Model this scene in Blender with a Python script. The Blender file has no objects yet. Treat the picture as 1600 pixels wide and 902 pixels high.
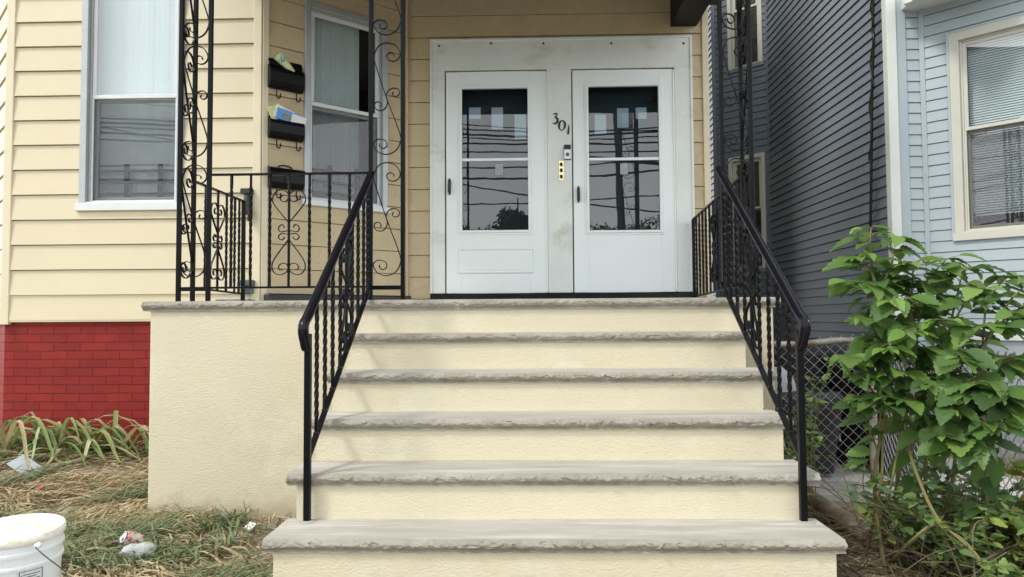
import bpy, math, random
from mathutils import Vector, Matrix, noise
random.seed(7)
scene = bpy.context.scene
COL = scene.collection
EZ = 1.25                      # eye height above the zero level
F = 1110.0                     # focal length in pixels of the 1600 px wide photograph
VPX, VPY, ROLL = 828.0, 498.0, 0.0075

# ---------------------------------------------------------------- camera
def _norm(v): return v.normalized()
dY = _norm(Vector((VPX-800, -(VPY-451), -F)))
up = Vector((-ROLL, 1, 0)); dZ = _norm(up - dY*up.dot(dY)); dX = dY.cross(dZ)
# columns dX,dY,dZ = world axes in camera space ; rotation world<-camera is the transpose
RWC = Matrix((dX, dY, dZ))     # rows: camera-space vectors of the world axes -> maps camera to world
cam = bpy.data.cameras.new('camera'); camo = bpy.data.objects.new('camera', cam); COL.objects.link(camo)
camo.matrix_world = Matrix.Translation((0, 0, EZ)) @ RWC.to_4x4()
cam.sensor_width = 36; cam.lens = F/1600*36; cam.clip_start = 0.05; cam.clip_end = 2000
scene.camera = camo

def ray(px, py):
    return RWC @ Vector((px-800, -(py-451), -F))
def PY(px, py, Y):             # the point of the plane Y = const seen at a pixel of the photograph
    d = ray(px, py); t = Y/d.y
    return Vector((d.x*t, Y, d.z*t+EZ))
def PX(px, py, X):
    d = ray(px, py); t = X/d.x
    return Vector((X, d.y*t, d.z*t+EZ))
def PZ(px, py, z):
    d = ray(px, py); t = (z-EZ)/d.z
    return Vector((d.x*t, d.y*t, z))

# ---------------------------------------------------------------- mesh builder
class MB:
    def __init__(s): s.v = []; s.f = []
    def add(s, vs, fs):
        o = len(s.v); s.v += [tuple(p) for p in vs]; s.f += [tuple(i+o for i in q) for q in fs]; return s
    def box(s, a, b, bev=0.0):
        x0, x1 = sorted((a[0], b[0])); y0, y1 = sorted((a[1], b[1])); z0, z1 = sorted((a[2], b[2]))
        return s.obox(Vector(((x0+x1)/2, (y0+y1)/2, (z0+z1)/2)), Vector((1,0,0)), Vector((0,1,0)), Vector((0,0,1)), (x1-x0)/2, (y1-y0)/2, (z1-z0)/2, bev)
    def obox(s, c, ax, ay, az, hx, hy, hz, bev=0.0):
        if bev <= 0 or min(hx, hy, hz) < bev*1.2:
            vs = [c+ax*(hx*i)+ay*(hy*j)+az*(hz*k) for k in (-1,1) for j in (-1,1) for i in (-1,1)]
            return s.add(vs, [(0,2,3,1),(4,5,7,6),(0,1,5,4),(2,6,7,3),(0,4,6,2),(1,3,7,5)])
        vs = []; idx = {}
        for i in (-1,1):
            for j in (-1,1):
                for k in (-1,1):
                    for a in range(3):
                        d = [hx, hy, hz]
                        for q in range(3):
                            if q != a: d[q] -= bev
                        idx[(i,j,k,a)] = len(vs); vs.append(c+ax*(d[0]*i)+ay*(d[1]*j)+az*(d[2]*k))
        fs = []
        for a in range(3):
            o = [q for q in range(3) if q != a]
            for sg in (-1,1):
                q = []
                for (u, w) in ((-1,-1),(1,-1),(1,1),(-1,1)):
                    t = [0,0,0]; t[a] = sg; t[o[0]] = u; t[o[1]] = w; q.append(idx[(t[0],t[1],t[2],a)])
                fs.append(tuple(q))
            for u in (-1,1):
                for w in (-1,1):
                    t0 = [0,0,0]; t0[a] = -1; t0[o[0]] = u; t0[o[1]] = w
                    t1 = list(t0); t1[a] = 1
                    fs.append((idx[(*t0,o[0])], idx[(*t1,o[0])], idx[(*t1,o[1])], idx[(*t0,o[1])]))
        for i in (-1,1):
            for j in (-1,1):
                for k in (-1,1): fs.append(tuple(idx[(i,j,k,a)] for a in range(3)))
        return s.add(vs, fs)
    def bar(s, p, q, w, h, upv=Vector((0,0,1)), bev=0.0):
        p = Vector(p); q = Vector(q); d = (q-p); L = d.length; d = d/L
        sx = d.cross(upv)
        if sx.length < 1e-4: sx = d.cross(Vector((0,1,0)))
        sx.normalize(); uz = sx.cross(d)
        return s.obox((p+q)/2, d, sx, uz, L/2, w/2, h/2, bev)
    def tube(s, pts, r, n=6, cap=True):
        pts = [Vector(p) for p in pts]; m = len(pts)
        rs = r if isinstance(r, (list, tuple)) else [r]*m
        o = len(s.v); ref = None
        for i, p in enumerate(pts):
            d = (pts[min(i+1, m-1)]-pts[max(i-1, 0)])
            if d.length < 1e-9: d = Vector((0,0,1))
            d.normalize()
            if ref is None: ref = d.orthogonal().normalized()
            a = ref - d*ref.dot(d)
            if a.length < 1e-6: a = d.orthogonal()
            a.normalize(); ref = a; b = d.cross(a)
            for k in range(n):
                t = 2*math.pi*k/n; s.v.append(tuple(p+(a*math.cos(t)+b*math.sin(t))*rs[i]))
        for i in range(m-1):
            for k in range(n):
                k2 = (k+1) % n; s.f.append((o+i*n+k, o+i*n+k2, o+(i+1)*n+k2, o+(i+1)*n+k))
        if cap:
            s.f.append(tuple(o+k for k in range(n))[::-1]); s.f.append(tuple(o+(m-1)*n+k for k in range(n)))
        return s
    def sweep(s, pts, prof, side):
        """profile (a along side, b along side x tangent) swept along a path lying in the plane normal to side"""
        pts = [Vector(p) for p in pts]; m = len(pts); n = len(prof); o = len(s.v)
        for i, p in enumerate(pts):
            d = (pts[min(i+1, m-1)]-pts[max(i-1, 0)]).normalized(); u = side.cross(d)
            for a, b in prof: s.v.append(tuple(p+side*a+u*b))
        for i in range(m-1):
            for k in range(n):
                k2 = (k+1) % n; s.f.append((o+i*n+k, o+i*n+k2, o+(i+1)*n+k2, o+(i+1)*n+k))
        s.f.append(tuple(o+k for k in range(n))[::-1]); s.f.append(tuple(o+(m-1)*n+k for k in range(n)))
        return s
    def lathe(s, c, prof, n=32, axis=None, capb=True, capt=True):
        c = Vector(c); o = len(s.v); m = len(prof)
        az = (axis or Vector((0,0,1))).normalized(); a = az.orthogonal().normalized(); b = az.cross(a)
        for r, z in prof:
            for k in range(n):
                t = 2*math.pi*k/n; s.v.append(tuple(c+az*z+(a*math.cos(t)+b*math.sin(t))*r))
        for i in range(m-1):
            for k in range(n):
                k2 = (k+1) % n; s.f.append((o+i*n+k, o+i*n+k2, o+(i+1)*n+k2, o+(i+1)*n+k))
        if capb: s.f.append(tuple(o+k for k in range(n))[::-1])
        if capt: s.f.append(tuple(o+(m-1)*n+k for k in range(n)))
        return s
    def build(s, name, mat, parent=None, smooth=False, kind=None):
        me = bpy.data.meshes.new(name); me.from_pydata(s.v, [], s.f); me.update()
        import bmesh
        bm = bmesh.new(); bm.from_mesh(me); bmesh.ops.recalc_face_normals(bm, faces=bm.faces) if len(bm.faces) < 60000 and not getattr(s, 'keep', False) else None
        bm.to_mesh(me); bm.free()
        me.materials.append(mat)
        if smooth:
            for p in me.polygons: p.use_smooth = True
            if smooth != 'all': me.set_sharp_from_angle(angle=math.radians(38))
        ob = bpy.data.objects.new(name, me); COL.objects.link(ob)
        if parent is not None:
            ob.parent = parent; ob.matrix_parent_inverse = Matrix.Translation(-Vector(parent.location))
        if kind: ob['kind'] = kind
        return ob

def tag(o, label, cat, group=None, kind=None):
    o['label'] = label; o['category'] = cat
    if group: o['group'] = group
    if kind: o['kind'] = kind
    return o
def thing(name, label, cat, loc=(0,0,0), group=None):
    o = bpy.data.objects.new(name, None); COL.objects.link(o); o.location = loc; o.empty_display_size = .1
    return tag(o, label, cat, group)
def crom(pts, n=6):
    pts = [Vector(p) for p in pts]; out = []
    for i in range(len(pts)-1):
        p0 = pts[max(i-1,0)]; p1 = pts[i]; p2 = pts[i+1]; p3 = pts[min(i+2, len(pts)-1)]
        for k in range(n):
            t = k/n
            out.append(.5*((2*p1)+(p2-p0)*t+(2*p0-5*p1+4*p2-p3)*t*t+(3*p1-p0-3*p2+p3)*t**3))
    out.append(pts[-1]); return out

# ---------------------------------------------------------------- materials
def mat(name, col, rough=.6, metal=0.0, var=0.0, vscale=3.0, col2=None, bump=0.0, bscale=60.0, island=0.0, spec=.5, stains=None, stretch=(1,1,1), bdet=3.0, coat=0.0, trans=0.0, island_cols=None):
    m = bpy.data.materials.new(name); m.use_nodes = True; nt = m.node_tree; N = nt.nodes; L = nt.links
    b = N['Principled BSDF']; b.inputs['Roughness'].default_value = rough; b.inputs['Metallic'].default_value = metal
    b.inputs['Specular IOR Level'].default_value = spec; b.inputs['Coat Weight'].default_value = coat
    tc = N.new('ShaderNodeTexCoord'); mp = N.new('ShaderNodeMapping'); mp.inputs['Scale'].default_value = stretch
    L.new(tc.outputs['Object'], mp.inputs['Vector'])
    src = None
    rgb = N.new('ShaderNodeRGB'); rgb.outputs[0].default_value = (*col, 1); src = rgb.outputs[0]
    def mix(fac, a, c2, mode='MIX'):
        x = N.new('ShaderNodeMix'); x.data_type = 'RGBA'; x.blend_type = mode
        if hasattr(fac, 'node'): L.new(fac, x.inputs[0])
        else: x.inputs[0].default_value = fac
        L.new(a, x.inputs[6])
        if hasattr(c2, 'node'): L.new(c2, x.inputs[7])
        else: x.inputs[7].default_value = (*c2, 1)
        return x.outputs[2]
    if island_cols:
        g = N.new('ShaderNodeNewGeometry'); cr = N.new('ShaderNodeValToRGB'); cr.color_ramp.interpolation = 'LINEAR'
        el = cr.color_ramp.elements
        while len(el) < len(island_cols): el.new(.5)
        for i, c in enumerate(island_cols):
            el[i].position = i/(len(island_cols)-1); el[i].color = (*c, 1)
        L.new(g.outputs['Random Per Island'], cr.inputs[0]); src = cr.outputs[0]
    if var > 0 or col2:
        n = N.new('ShaderNodeTexNoise'); n.inputs['Scale'].default_value = vscale; n.inputs['Detail'].default_value = 6; n.inputs['Roughness'].default_value = .62
        L.new(mp.outputs[0], n.inputs['Vector'])
        cr = N.new('ShaderNodeValToRGB'); cr.color_ramp.elements[0].position = .32; cr.color_ramp.elements[1].position = .68
        L.new(n.outputs['Fac'], cr.inputs[0])
        c2 = col2 or tuple(x*(1-var) for x in col)
        if col2: src = mix(cr.outputs[0], src, c2)
        else:
            mm = N.new('ShaderNodeMath'); mm.operation = 'MULTIPLY'; mm.inputs[1].default_value = 1.0; L.new(cr.outputs[0], mm.inputs[0])
            src = mix(mm.outputs[0], src, c2)
    if stains:
        scol, sscale, lo, hi = stains[:4]; sst = stains[4] if len(stains) > 4 else (1,1,1)
        mp2 = N.new('ShaderNodeMapping'); mp2.inputs['Scale'].default_value = sst; L.new(tc.outputs['Object'], mp2.inputs['Vector'])
        n = N.new('ShaderNodeTexNoise'); n.inputs['Scale'].default_value = sscale; n.inputs['Detail'].default_value = 8; n.inputs['Roughness'].default_value = .7
        L.new(mp2.outputs[0], n.inputs['Vector'])
        cr = N.new('ShaderNodeValToRGB'); cr.color_ramp.elements[0].position = lo; cr.color_ramp.elements[1].position = hi
        L.new(n.outputs['Fac'], cr.inputs[0]); src = mix(cr.outputs[0], src, scol)
    L.new(src, b.inputs['Base Color'])
    if bump > 0:
        n = N.new('ShaderNodeTexNoise'); n.inputs['Scale'].default_value = bscale; n.inputs['Detail'].default_value = bdet
        L.new(mp.outputs[0], n.inputs['Vector'])
        bp = N.new('ShaderNodeBump'); bp.inputs['Strength'].default_value = 1.0; bp.inputs['Distance'].default_value = bump
        L.new(n.outputs['Fac'], bp.inputs['Height']); L.new(bp.outputs[0], b.inputs['Normal'])
    if trans > 0:
        t = N.new('ShaderNodeBsdfTranslucent'); L.new(src, t.inputs['Color']); ms = N.new('ShaderNodeMixShader'); ms.inputs[0].default_value = trans
        L.new(b.outputs[0], ms.inputs[1]); L.new(t.outputs[0], ms.inputs[2]); L.new(ms.outputs[0], N['Material Output'].inputs['Surface'])
    return m

def glass_mat(name, tint=(.75,.8,.8), ior=1.75, wave=0.00022):
    m = bpy.data.materials.new(name); m.use_nodes = True; nt = m.node_tree; N = nt.nodes; L = nt.links
    N.remove(N['Principled BSDF'])
    tr = N.new('ShaderNodeBsdfTransparent'); tr.inputs[0].default_value = (*tint, 1)
    gl = N.new('ShaderNodeBsdfGlossy'); gl.inputs['Roughness'].default_value = .0; gl.inputs['Color'].default_value = (1,1,1,1)
    fr = N.new('ShaderNodeFresnel'); fr.inputs[0].default_value = ior
    tc = N.new('ShaderNodeTexCoord'); n = N.new('ShaderNodeTexNoise'); n.inputs['Scale'].default_value = 4; n.inputs['Detail'].default_value = 1
    L.new(tc.outputs['Object'], n.inputs['Vector'])
    bp = N.new('ShaderNodeBump'); bp.inputs['Strength'].default_value = 1; bp.inputs['Distance'].default_value = wave
    L.new(n.outputs['Fac'], bp.inputs['Height']); L.new(bp.outputs[0], gl.inputs['Normal'])
    ge = N.new('ShaderNodeNewGeometry'); iv = N.new('ShaderNodeMath'); iv.operation = 'SUBTRACT'; iv.inputs[0].default_value = 1; L.new(ge.outputs['Backfacing'], iv.inputs[1])
    fm = N.new('ShaderNodeMath'); fm.operation = 'MULTIPLY'; L.new(fr.outputs[0], fm.inputs[0]); L.new(iv.outputs[0], fm.inputs[1])
    mx = N.new('ShaderNodeMixShader'); L.new(fm.outputs[0], mx.inputs[0]); L.new(tr.outputs[0], mx.inputs[1]); L.new(gl.outputs[0], mx.inputs[2])
    L.new(mx.outputs[0], N['Material Output'].inputs['Surface'])
    return m

def screen_mat(name, col, cover):
    m = bpy.data.materials.new(name); m.use_nodes = True; nt = m.node_tree; N = nt.nodes; L = nt.links
    b = N['Principled BSDF']; b.inputs['Base Color'].default_value = (*col, 1); b.inputs['Roughness'].default_value = .5
    tr = N.new('ShaderNodeBsdfTransparent'); mx = N.new('ShaderNodeMixShader'); mx.inputs[0].default_value = cover
    L.new(tr.outputs[0], mx.inputs[1]); L.new(b.outputs[0], mx.inputs[2]); L.new(mx.outputs[0], N['Material Output'].inputs['Surface'])
    return m

def brick_mat():
    m = bpy.data.materials.new('painted_red_brick'); m.use_nodes = True; nt = m.node_tree; N = nt.nodes; L = nt.links
    b = N['Principled BSDF']; b.inputs['Roughness'].default_value = .55; b.inputs['Specular IOR Level'].default_value = .22
    tc = N.new('ShaderNodeTexCoord'); sp = N.new('ShaderNodeSeparateXYZ'); cb = N.new('ShaderNodeCombineXYZ')
    L.new(tc.outputs['Object'], sp.inputs[0])
    ad = N.new('ShaderNodeMath'); ad.operation = 'SUBTRACT'; L.new(sp.outputs[0], ad.inputs[0]); L.new(sp.outputs[1], ad.inputs[1])
    nz = N.new('ShaderNodeTexNoise'); nz.inputs['Scale'].default_value = 5; L.new(tc.outputs['Object'], nz.inputs['Vector'])
    wz = N.new('ShaderNodeMath'); wz.operation = 'MULTIPLY_ADD'; wz.inputs[1].default_value = .012; L.new(nz.outputs['Fac'], wz.inputs[0]); L.new(sp.outputs[2], wz.inputs[2])
    L.new(ad.outputs[0], cb.inputs[0]); L.new(wz.outputs[0], cb.inputs[1])
    br = N.new('ShaderNodeTexBrick'); br.inputs['Scale'].default_value = 1; br.inputs['Brick Width'].default_value = .215; br.inputs['Row Height'].default_value = .068
    br.inputs['Mortar Size'].default_value = .0042; br.inputs['Mortar Smooth'].default_value = .4; br.inputs['Bias'].default_value = 0
    br.inputs['Color1'].default_value = (.275, .023, .017, 1); br.inputs['Color2'].default_value = (.225, .019, .015, 1); br.inputs['Mortar'].default_value = (.165, .014, .012, 1)
    L.new(cb.outputs[0], br.inputs['Vector'])
    n2 = N.new('ShaderNodeTexNoise'); n2.inputs['Scale'].default_value = 6; n2.inputs['Detail'].default_value = 7; L.new(tc.outputs['Object'], n2.inputs['Vector'])
    hs = N.new('ShaderNodeHueSaturation'); mr = N.new('ShaderNodeMapRange'); mr.inputs['To Min'].default_value = .86; mr.inputs['To Max'].default_value = 1.14
    mr.inputs['From Min'].default_value = .25; mr.inputs['From Max'].default_value = .75
    L.new(n2.outputs['Fac'], mr.inputs['Value']); L.new(mr.outputs[0], hs.inputs['Value']); L.new(br.outputs['Color'], hs.inputs['Color'])
    # pale scuffs
    n3 = N.new('ShaderNodeTexNoise'); n3.inputs['Scale'].default_value = 22; n3.inputs['Detail'].default_value = 6; n3.inputs['Roughness'].default_value = .7; L.new(tc.outputs['Object'], n3.inputs['Vector'])
    cr = N.new('ShaderNodeValToRGB'); cr.color_ramp.elements[0].position = .69; cr.color_ramp.elements[1].position = .76; cr.color_ramp.elements[1].color = (.5,.5,.5,1); L.new(n3.outputs['Fac'], cr.inputs[0])
    mx = N.new('ShaderNodeMix'); mx.data_type = 'RGBA'; mx.inputs[7].default_value = (.5,.22,.2,1); L.new(cr.outputs[0], mx.inputs[0]); L.new(hs.outputs[0], mx.inputs[6])
    L.new(mx.outputs[2], b.inputs['Base Color'])
    n4 = N.new('ShaderNodeTexNoise'); n4.inputs['Scale'].default_value = 90; L.new(tc.outputs['Object'], n4.inputs['Vector'])
    s1 = N.new('ShaderNodeMath'); s1.operation = 'MULTIPLY_ADD'; s1.inputs[1].default_value = -1.0; L.new(br.outputs['Fac'], s1.inputs[0])
    s2 = N.new('ShaderNodeMath'); s2.operation = 'MULTIPLY'; s2.inputs[1].default_value = .45; L.new(n4.outputs['Fac'], s2.inputs[0]); L.new(s2.outputs[0], s1.inputs[2])
    bp = N.new('ShaderNodeBump'); bp.inputs['Distance'].default_value = .008; bp.inputs['Strength'].default_value = 1.0; L.new(s1.outputs[0], bp.inputs['Height']); L.new(bp.outputs[0], b.inputs['Normal'])
    return m

def stone_mat(name, face):
    if face: return mat(name, (.335,.31,.255), rough=.85, vscale=7, col2=(.255,.235,.19), bump=.006, bscale=42, bdet=9, stains=((.40,.375,.32), 5.5, .5, .7, (.6,1,1.4)), stretch=(.7,1.6,1.6))
    return mat(name, (.435,.415,.365), rough=.7, vscale=5, col2=(.345,.325,.28), bump=.0012, bscale=55, bdet=8, stains=((.53,.51,.465), 4.0, .5, .66, (.35,3,3)), stretch=(.5,2,2.5))

M = {}
M['siding'] = mat('cream_siding_paint', (.685,.605,.415), rough=.48, var=.06, vscale=1.6, stains=((.62,.53,.36), 9, .66, .9), bump=.0008, bscale=30)
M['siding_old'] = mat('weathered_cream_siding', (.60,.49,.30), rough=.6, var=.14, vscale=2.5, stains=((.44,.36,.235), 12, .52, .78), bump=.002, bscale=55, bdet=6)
M['cream_trim'] = mat('cream_trim_paint', (.74,.66,.47), rough=.5, var=.08, vscale=4)
M['stucco'] = mat('cream_stucco', (.675,.61,.44), rough=.85, vscale=.9, col2=(.60,.55,.40), bump=.0032, bscale=105, bdet=5, stretch=(.75,.75,1.25), stains=((.70,.655,.505), 2.3, .54, .74))
def add_splash(m, z0, z1, col):
    nt = m.node_tree; N = nt.nodes; L = nt.links; b = N['Principled BSDF']; src = b.inputs['Base Color'].links[0].from_socket
    tc = N.new('ShaderNodeTexCoord'); sp = N.new('ShaderNodeSeparateXYZ'); L.new(tc.outputs['Object'], sp.inputs[0])
    n = N.new('ShaderNodeTexNoise'); n.inputs['Scale'].default_value = 9; n.inputs['Detail'].default_value = 8; n.inputs['Roughness'].default_value = .75; L.new(tc.outputs['Object'], n.inputs['Vector'])
    mr = N.new('ShaderNodeMapRange'); mr.inputs['From Min'].default_value = z0; mr.inputs['From Max'].default_value = z1; mr.inputs['To Min'].default_value = .42; mr.inputs['To Max'].default_value = -.1; L.new(sp.outputs[2], mr.inputs['Value'])
    ad = N.new('ShaderNodeMath'); ad.operation = 'ADD'; L.new(n.outputs['Fac'], ad.inputs[0]); L.new(mr.outputs[0], ad.inputs[1])
    cr = N.new('ShaderNodeValToRGB'); cr.color_ramp.elements[0].position = .58; cr.color_ramp.elements[1].position = .95; cr.color_ramp.elements[1].color = (.75,.75,.75,1); L.new(ad.outputs[0], cr.inputs[0])
    x = N.new('ShaderNodeMix'); x.data_type = 'RGBA'; x.inputs[7].default_value = (*col,1); L.new(cr.outputs[0], x.inputs[0]); L.new(src, x.inputs[6]); L.new(x.outputs[2], b.inputs['Base Color'])
M['brick'] = brick_mat()
M['stone'] = stone_mat('rock_faced_stone', True)
M['tread'] = stone_mat('honed_stone_tread', False)
M['iron'] = mat('black_gloss_iron', (.0035,.0035,.0045), rough=.33, spec=.15, bump=.0006, bscale=120)
M['iron_cap'] = mat('black_gloss_handrail', (.007,.006,.010), rough=.26, spec=.26, bump=.0006, bscale=70)
M['flash'] = mat('white_aluminium_flashing', (.80,.835,.785), rough=.42, var=.10, vscale=3, bump=.004, bscale=3.0, stains=((.46,.46,.38), 2.4, .54, .78, (1,1,1.3)))
M['door'] = mat('white_storm_door_paint', (.85,.91,.89), rough=.35, var=.03, vscale=2, stains=((.55,.58,.54), 14, .72, .82))
M['vinylwhite'] = mat('white_window_vinyl', (.74,.76,.76), rough=.4, var=.08, vscale=6, stains=((.5,.5,.46), 16, .66, .8))
M['alu'] = mat('grey_aluminium', (.46,.49,.49), rough=.4, metal=.3, var=.12, vscale=8, stains=((.3,.3,.28), 20, .6, .8))
M['glass'] = glass_mat('door_glass', (.60,.66,.68), 1.82)
M['wglass'] = glass_mat('window_glass', (.9,.94,.94), 2.35)
M['screen'] = screen_mat('insect_screen_mesh', (.015,.016,.018), .27)
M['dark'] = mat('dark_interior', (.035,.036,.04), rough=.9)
M['innerdoor'] = mat('inner_door_shaded_grey', (.12,.125,.13), rough=.5)  # dimness of the closed gap behind the storm doors is put into this grey
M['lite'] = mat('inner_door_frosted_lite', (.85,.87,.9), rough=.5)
_b = M['lite'].node_tree.nodes['Principled BSDF']; _b.inputs['Emission Color'].default_value = (.85,.93,1,1); _b.inputs['Emission Strength'].default_value = .16   # faint glow added to the panes in place of daylight from the hall
M['curtain'] = mat('white_sheer_curtain', (.90,.93,.94), rough=.9, trans=.15)
M['guard'] = mat('dark_window_guard', (.012,.012,.014), rough=.5)
M['blackrub'] = mat('black_tar_membrane', (.012,.012,.014), rough=.38, bump=.006, bscale=18, stains=((.12,.12,.13), 10, .62, .75))
M['bluestone'] = mat('tarred_stone_block', (.16,.18,.20), rough=.6, col2=(.04,.045,.055), vscale=12, bump=.004, bscale=30)
M['dsiding'] = mat('slate_vinyl_siding', (.145,.176,.222), rough=.32, var=.14, vscale=1.0, stretch=(1,.4,1), bump=.0007, bscale=60)
M['dtrim'] = mat('slate_vinyl_trim', (.17,.20,.24), rough=.4)
M['bsiding'] = mat('pale_blue_siding', (.40,.475,.505), rough=.5, var=.07, vscale=2, stains=((.38,.45,.47), 6, .62, .85), bump=.0008, bscale=30)
M['bfound'] = mat('pale_grey_blue_panel', (.44,.49,.54), rough=.6, var=.1, vscale=2)
M['beige'] = mat('beige_window_casing', (.58,.575,.50), rough=.45, var=.08, vscale=4, stains=((.42,.38,.28), 9, .68, .85))
M['white'] = mat('white_trim_paint', (.70,.73,.69), rough=.5, var=.08, vscale=4)
M['blind'] = mat('grey_blind_slat', (.85,.87,.88), rough=.5)
M['black'] = mat('black_plastic', (.010,.010,.012), rough=.35, bump=.001, bscale=40)
M['mailbox'] = mat('black_mailbox_enamel', (.004,.004,.005), rough=.35, spec=.2)
M['rubber'] = mat('black_cable_sheath', (.008,.008,.009), rough=.5)
M['galv'] = mat('galvanised_wire', (.42,.43,.42), rough=.42, metal=.65, var=.25, vscale=10)
M['pipe'] = mat('weathered_galvanised_pipe', (.36,.345,.31), rough=.55, metal=.35, stains=((.16,.095,.055), 7, .45, .62))
M['concrete'] = mat('grey_concrete', (.48,.47,.44), rough=.9, var=.25, vscale=3, bump=.004, bscale=40)
M['asphalt'] = mat('asphalt', (.06,.06,.062), rough=.9, var=.2, vscale=4)
M['brass'] = mat('polished_brass', (.80,.69,.36), rough=.22, metal=.9)
M['silver'] = mat('satin_silver', (.75,.75,.76), rough=.35, metal=.3)
M['bark'] = mat('grey_brown_bark', (.27,.215,.16), rough=.9, col2=(.15,.115,.085), vscale=14, bump=.012, bscale=30, stretch=(1,1,1))
M['stem'] = mat('green_stem', (.17,.19,.05), rough=.6, col2=(.20,.15,.075), vscale=9)
M['twig'] = mat('dry_twig', (.26,.19,.12), rough=.9, island_cols=[(.13,.095,.06),(.08,.058,.042),(.15,.14,.06),(.20,.155,.10)])
M['leaf'] = mat('green_leaf', (.1,.2,.04), rough=.45, trans=.4, island_cols=[(.06,.115,.035),(.09,.175,.045),(.13,.24,.052),(.085,.165,.045),(.20,.33,.07)], bump=.004, bscale=40)
M['leafnew'] = mat('young_green_leaf', (.2,.3,.06), rough=.45, trans=.4, island_cols=[(.13,.25,.05),(.19,.33,.065),(.24,.38,.085),(.15,.28,.055)], bump=.003, bscale=40)
M['leafb'] = mat('bramble_leaf', (.1,.2,.04), rough=.5, trans=.3, island_cols=[(.08,.15,.05),(.13,.22,.06),(.18,.28,.07),(.30,.37,.09),(.10,.18,.08),(.17,.25,.12)])
M['leafy'] = mat('yellowing_leaf', (.3,.3,.05), rough=.5, trans=.35, island_cols=[(.24,.34,.05),(.33,.40,.06),(.20,.32,.05),(.50,.36,.05)])
M['lily'] = mat('daylily_leaf', (.2,.28,.07), rough=.5, trans=.25, island_cols=[(.17,.26,.08),(.28,.38,.13),(.38,.45,.20),(.22,.31,.13),(.56,.49,.30),(.45,.36,.20)])
M['drygrass'] = mat('dry_straw', (.4,.3,.16), rough=.8, trans=.15, island_cols=[(.20,.14,.07),(.50,.39,.22),(.36,.28,.15),(.62,.53,.36),(.28,.24,.11)])
M['cutgrass'] = mat('cut_grass', (.15,.2,.06), rough=.6, trans=.2, island_cols=[(.085,.13,.065),(.15,.205,.08),(.23,.26,.11),(.13,.18,.10),(.34,.32,.16)])
M['pail'] = mat('white_pail_plastic', (.80,.82,.83), rough=.35, stains=((.50,.47,.40), 9, .58, .72, (2.5,2.5,.5)), trans=.0)
M['pailtop'] = mat('cream_splashed_lid', (.86,.86,.84), rough=.45, stains=((.72,.60,.36), 7, .50, .62))
M['ink'] = mat('dark_grey_print', (.10,.11,.11), rough=.7)
M['paper'] = mat('white_paper', (.82,.82,.78), rough=.7)
M['sticker'] = mat('faded_sticker', (.42,.45,.46), rough=.6, var=.3, vscale=60)
M['paperyel'] = mat('yellow_green_print', (.62,.68,.18), rough=.6, col2=(.80,.80,.62), vscale=22)
M['paperblue'] = mat('blue_print', (.10,.34,.72), rough=.5)
M['teal'] = mat('teal_ink', (.03,.35,.50), rough=.6)
M['brownink'] = mat('brown_photo_ink', (.16,.09,.05), rough=.6, col2=(.45,.36,.2), vscale=90)
M['canred'] = mat('red_can_print', (.48,.035,.045), rough=.3, metal=.4, stains=((.72,.70,.70), 30, .44, .52))
M['canside'] = mat('bare_can_metal', (.70,.70,.70), rough=.3, metal=.85)
M['clear'] = glass_mat('clear_crushed_plastic', (.88,.90,.90), 1.6, .02)
M['bottle'] = screen_mat('hazy_clear_plastic', (.72,.75,.76), .5)
M['film'] = screen_mat('grey_plastic_film', (.42,.46,.50), .82)
M['redscrap'] = mat('red_paper_scrap', (.36,.06,.045), rough=.7)
M['stoneflag'] = mat('loose_flagstone', (.40,.385,.34), rough=.9, var=.2, vscale=9, bump=.003, bscale=40)
M['wood'] = mat('weathered_pole_wood', (.10,.08,.065), rough=.9, var=.2, vscale=4)
M['treeleaf'] = mat('distant_tree_leaf', (.05,.09,.03), rough=.7, island_cols=[(.05,.075,.035),(.08,.115,.05),(.065,.095,.04)])
M['soil'] = mat('brown_soil', (.20,.15,.10), rough=.95, col2=(.30,.245,.175), vscale=5, bump=.02, bscale=25, bdet=8, stains=((.13,.095,.065), 14, .55, .72))
M['ceiling'] = mat('porch_ceiling_paint', (.055,.045,.035), rough=.7)
M['beam'] = mat('dark_brown_beam', (.010,.009,.009), rough=.5, var=.2, vscale=3, spec=.2)
M['switch'] = mat('dark_meter_iron', (.02,.018,.018), rough=.5)

# ================================================================= GROUND
Y1 = 2.776; D = .272; RISE = .1925; LZ = .115+EZ       # first riser, going, rise, landing height
def smooth01(t): t = max(0, min(1, t)); return t*t*(3-2*t)
def gz(x, y):
    z = -1.145 + .15*smooth01((y-4.1)/1.6)*smooth01((-1.8-x)/.6)
    z -= .06*smooth01((x-1.2)/.6)
    z -= .22*smooth01((2.45-y)/1.2)
    if -6 < x < 6 and 1.5 < y < 9:
        z += .022*noise.noise(Vector((x*2.1, y*2.1, 3)))+.010*noise.noise(Vector((x*7, y*7, 9)))
    return z+EZ
def axis(lo, hi, a, b, step):
    out = [lo, lo*.5+a*.5 if abs(lo-a) > 8 else lo+.5*(a-lo)]
    t = a
    while t <= b+1e-6: out.append(t); t += step
    out += [b+.5*(hi-b), hi]; return sorted(set(out))
gx = axis(-400, 400, -6, 6, .08); gy = axis(-400, 400, .4, 9, .08)
g = MB(); g.keep = True
g.v = [(x, y, gz(x, y)) for y in gy for x in gx]
nx = len(gx); g.f = [(j*nx+i, j*nx+i+1, (j+1)*nx+i+1, (j+1)*nx+i) for j in range(len(gy)-1) for i in range(nx-1)]
g.build('ground', M['soil'], kind='structure', smooth='all')
MB().box((-60,-2.0,EZ-1.42), (60,.9,EZ-1.345)).build('pavement', M['concrete'], kind='structure')
MB().box((-60,-11,EZ-1.5), (60,-2.3,EZ-1.36)).build('road', M['asphalt'], kind='structure')
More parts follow.
